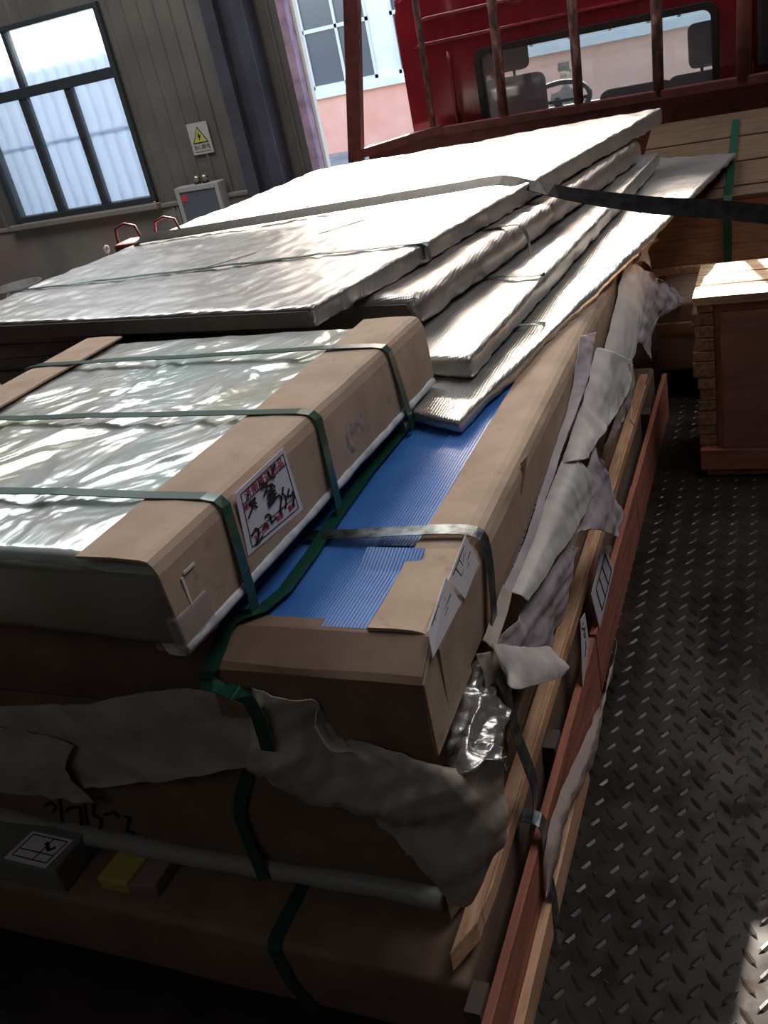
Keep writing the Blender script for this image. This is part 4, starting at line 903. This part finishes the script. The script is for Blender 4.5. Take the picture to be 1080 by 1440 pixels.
# black steel straps hanging down the aisle side
st = tagged(strap('steel_band', STEEL, [(-0.470,1.235,1.751),(-0.462,1.238,1.700),(-0.455,1.233,1.605),(-0.450,1.252,1.507),(-0.449,1.269,1.433), (-0.455,1.265,1.378),(-0.480,1.299,1.285)], [(0, 1, 0)] * 7, .04, .0018, n=3), 'black steel band crossing the pale batten below the white paper corner', 'band')
st = tagged(strap('steel_band', STEEL, [(-.54, 1.268, H - 1.4535), (-.47, 1.268, H - 1.4530), (-.452, 1.266, H - 1.456), (-.444, 1.262, H - 1.464), (-.441, 1.255, H - 1.478), (-.437, 1.232, H - 1.56), (-.428, 1.212, H - 1.64), (-.427, 1.20, H - 1.698)], [(0, 1, 0)] * 8, .036, .0018), 'lower black steel band looping over the orange plywood side to the bed', 'band')
sp = MB().bar((-0.436,2.644,1.591),(-0.425,2.722,1.519), .003, .002).bar((-0.440,2.743,1.595),(-0.437,2.654,1.567), .003, .002); tagged(sp.out('wood_splinter', WOOD), 'thin pale splinter sticking out of the far aisle side', 'splinter')

# ------------------------------------------------------------------ freight across the aisle
rc = thing('plank_crate', (.15, 3.4, ZB), 'film-wrapped crate of red brown boards across the aisle, sunlit plank top', 'crate')
box('core', WOOD_RX, -.222, .62, 3.215, 3.56, ZB + .03, H - 1.045, rc)
for y0, y1 in ((3.185, 3.31), (3.325, 3.44), (3.452, 3.575)):
    o = MB(); xs = [-.285 + i * .0915 for i in range(11)]; v = []; f = []
    for x in xs:
        a = .010 * noise.noise(Vector((x * 6, y0 * 3, 0))); b = .010 * noise.noise(Vector((x * 6, y1 * 3, 5)))
        v += [(x, y0 + a, H - 1.043), (x, y1 + b, H - 1.043), (x, y1 + b, H - 1.016 + .004 * noise.noise(Vector((x * 5, y1, 1)))), (x, y0 + a, H - 1.016 + .004 * noise.noise(Vector((x * 5, y0, 2))))]
    for i in range(len(xs) - 1):
        for j in range(4): f.append((i * 4 + j, i * 4 + (j + 1) % 4, i * 4 + 4 + (j + 1) % 4, i * 4 + 4 + j))
    f += [(3, 2, 1, 0), tuple(len(v) - 4 + j for j in range(4))]
    mesh('top_plank', v, f, M_wood('pale_top_plank', (212, 176, 140), (170, 130, 98), 'X') if y0 < 3.2 else bpy.data.materials['pale_top_plank'], rc)
zc = ZB + .03; k = 0; rr = random.Random(5)
while zc < H - 1.06:
    hgt = rr.choice((.038, .045, .052, .06)); hgt = min(hgt, H - 1.045 - zc); o_ = rr.uniform(-.012, .012)
    box('board_end', WOOD_END, -.285 + o_, -.2215, 3.19 + rr.uniform(0, .012), 3.56, zc + .002, zc + hgt - .002, rc, bevel=.002); zc += hgt; k += 1
fp = MB()
box('front_board', WOOD_RX, -.200, .62, 3.188, 3.2145, ZB + .12, H - 1.075, rc, bevel=.003)
box('bottom_board', WOOD_RX, -.28, .62, 3.18, 3.2145, ZB + .03, ZB + .112, rc, bevel=.003)
box('runner', WOOD_X, -.26, .62, 3.20, 3.55, ZB, ZB + .028, rc)
sheet('wrapping_film', [[(-.19, 3.184, H - 1.08), (.1, 3.183, H - 1.08), (.6, 3.184, H - 1.08)], [(-.19, 3.18, H - 1.35), (.1, 3.178, H - 1.35), (.6, 3.18, H - 1.35)], [(-.20, 3.176, H - 1.62), (.1, 3.174, H - 1.62), (.6, 3.176, H - 1.62)]], mat('dusty_clear_film', (190, 150, 140), .18, 0, Alpha=.22), rc, (30, 30), .004, 14, .0006)
# carton between, and the long plank crate behind
mc = thing('brown_carton', (-.1, 4.5, ZB), 'brown carton low in the shade behind the plank crate', 'carton')
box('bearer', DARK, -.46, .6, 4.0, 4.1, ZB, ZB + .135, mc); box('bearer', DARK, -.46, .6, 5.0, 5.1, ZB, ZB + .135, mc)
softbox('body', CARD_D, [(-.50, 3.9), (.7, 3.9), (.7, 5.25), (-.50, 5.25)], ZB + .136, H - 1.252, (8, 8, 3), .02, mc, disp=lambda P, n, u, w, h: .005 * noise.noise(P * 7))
softbox('tape_band', mat('brown_tape', (150, 112, 80), .35), [(-.505, 3.894), (.705, 3.894), (.705, 3.94), (-.505, 3.94)], H - 1.40, H - 1.34, (6, 2, 1), .01, mc)
bc = thing('long_crate', (-.1, 4.8, H - 1.25), 'wide wooden crate behind the aisle with green strap, top boards partly sunlit', 'crate')
box('core', WOOD_X, -.60, .9, 4.33, 5.32, H - 1.24, H - .96, bc)
box('front_panel', WOOD_X, -.62, .9, 4.30, 4.328, H - 1.215, H - .945, bc, bevel=.003)
box('bottom_batten', WOOD, -.62, .9, 4.28, 4.328, H - 1.25, H - 1.217, bc, bevel=.003)
tw = M_wood('grey_top_board', (104, 84, 66), (78, 62, 48), 'X')
tw.node_tree.nodes['Principled BSDF'].inputs['Specular IOR Level'].default_value = .1
for y0, y1, za, zb in ((4.29, 4.42, -.935, -.925), (4.43, 4.70, -.92, -.875), (4.71, 5.0, -.87, -.815), (5.01, 5.34, -.81, -.75)):
    MB().hexa([(-.64, y0, H + za - .02), (.92, y0, H + za - .02), (.92, y1, H + zb - .02), (-.64, y1, H + zb - .02)], [(-.64, y0, H + za), (.92, y0, H + za), (.92, y1, H + zb), (-.64, y1, H + zb)]).out('top_board', tw, bc, bevel=.003)
for x in (-.55, .0, .6): MB().hexa([(x, 4.4, H - .962), (x + .06, 4.4, H - .962), (x + .06, 5.3, H - .962), (x, 5.3, H - .962)], [(x, 4.4, H - .95), (x + .06, 4.4, H - .95), (x + .06, 5.3, H - .785), (x, 5.3, H - .785)]).out('rafter', WOOD, bc)
strap('strap', GREEN, [(-.222, 5.2, H - .765), (-.222, 4.43, H - .916), (-.222, 4.285, H - .93), (-.223, 4.277, H - .95), (-.226, 4.274, H - 1.10), (-.228, 4.272, H - 1.248)], [(1, 0, 0)] * 6, .034, .002, bc)

# lettering becomes plain mesh
bpy.context.view_layer.update()
dg = bpy.context.evaluated_depsgraph_get()
for o in [o for o in S.objects if o.type == 'FONT']:
    me = bpy.data.meshes.new_from_object(o.evaluated_get(dg)); n_ = bpy.data.objects.new(o.name, me); C.objects.link(n_)
    n_.parent = o.parent; n_.matrix_local = o.matrix_local; nm = o.name
    bpy.data.objects.remove(o); n_.name = nm
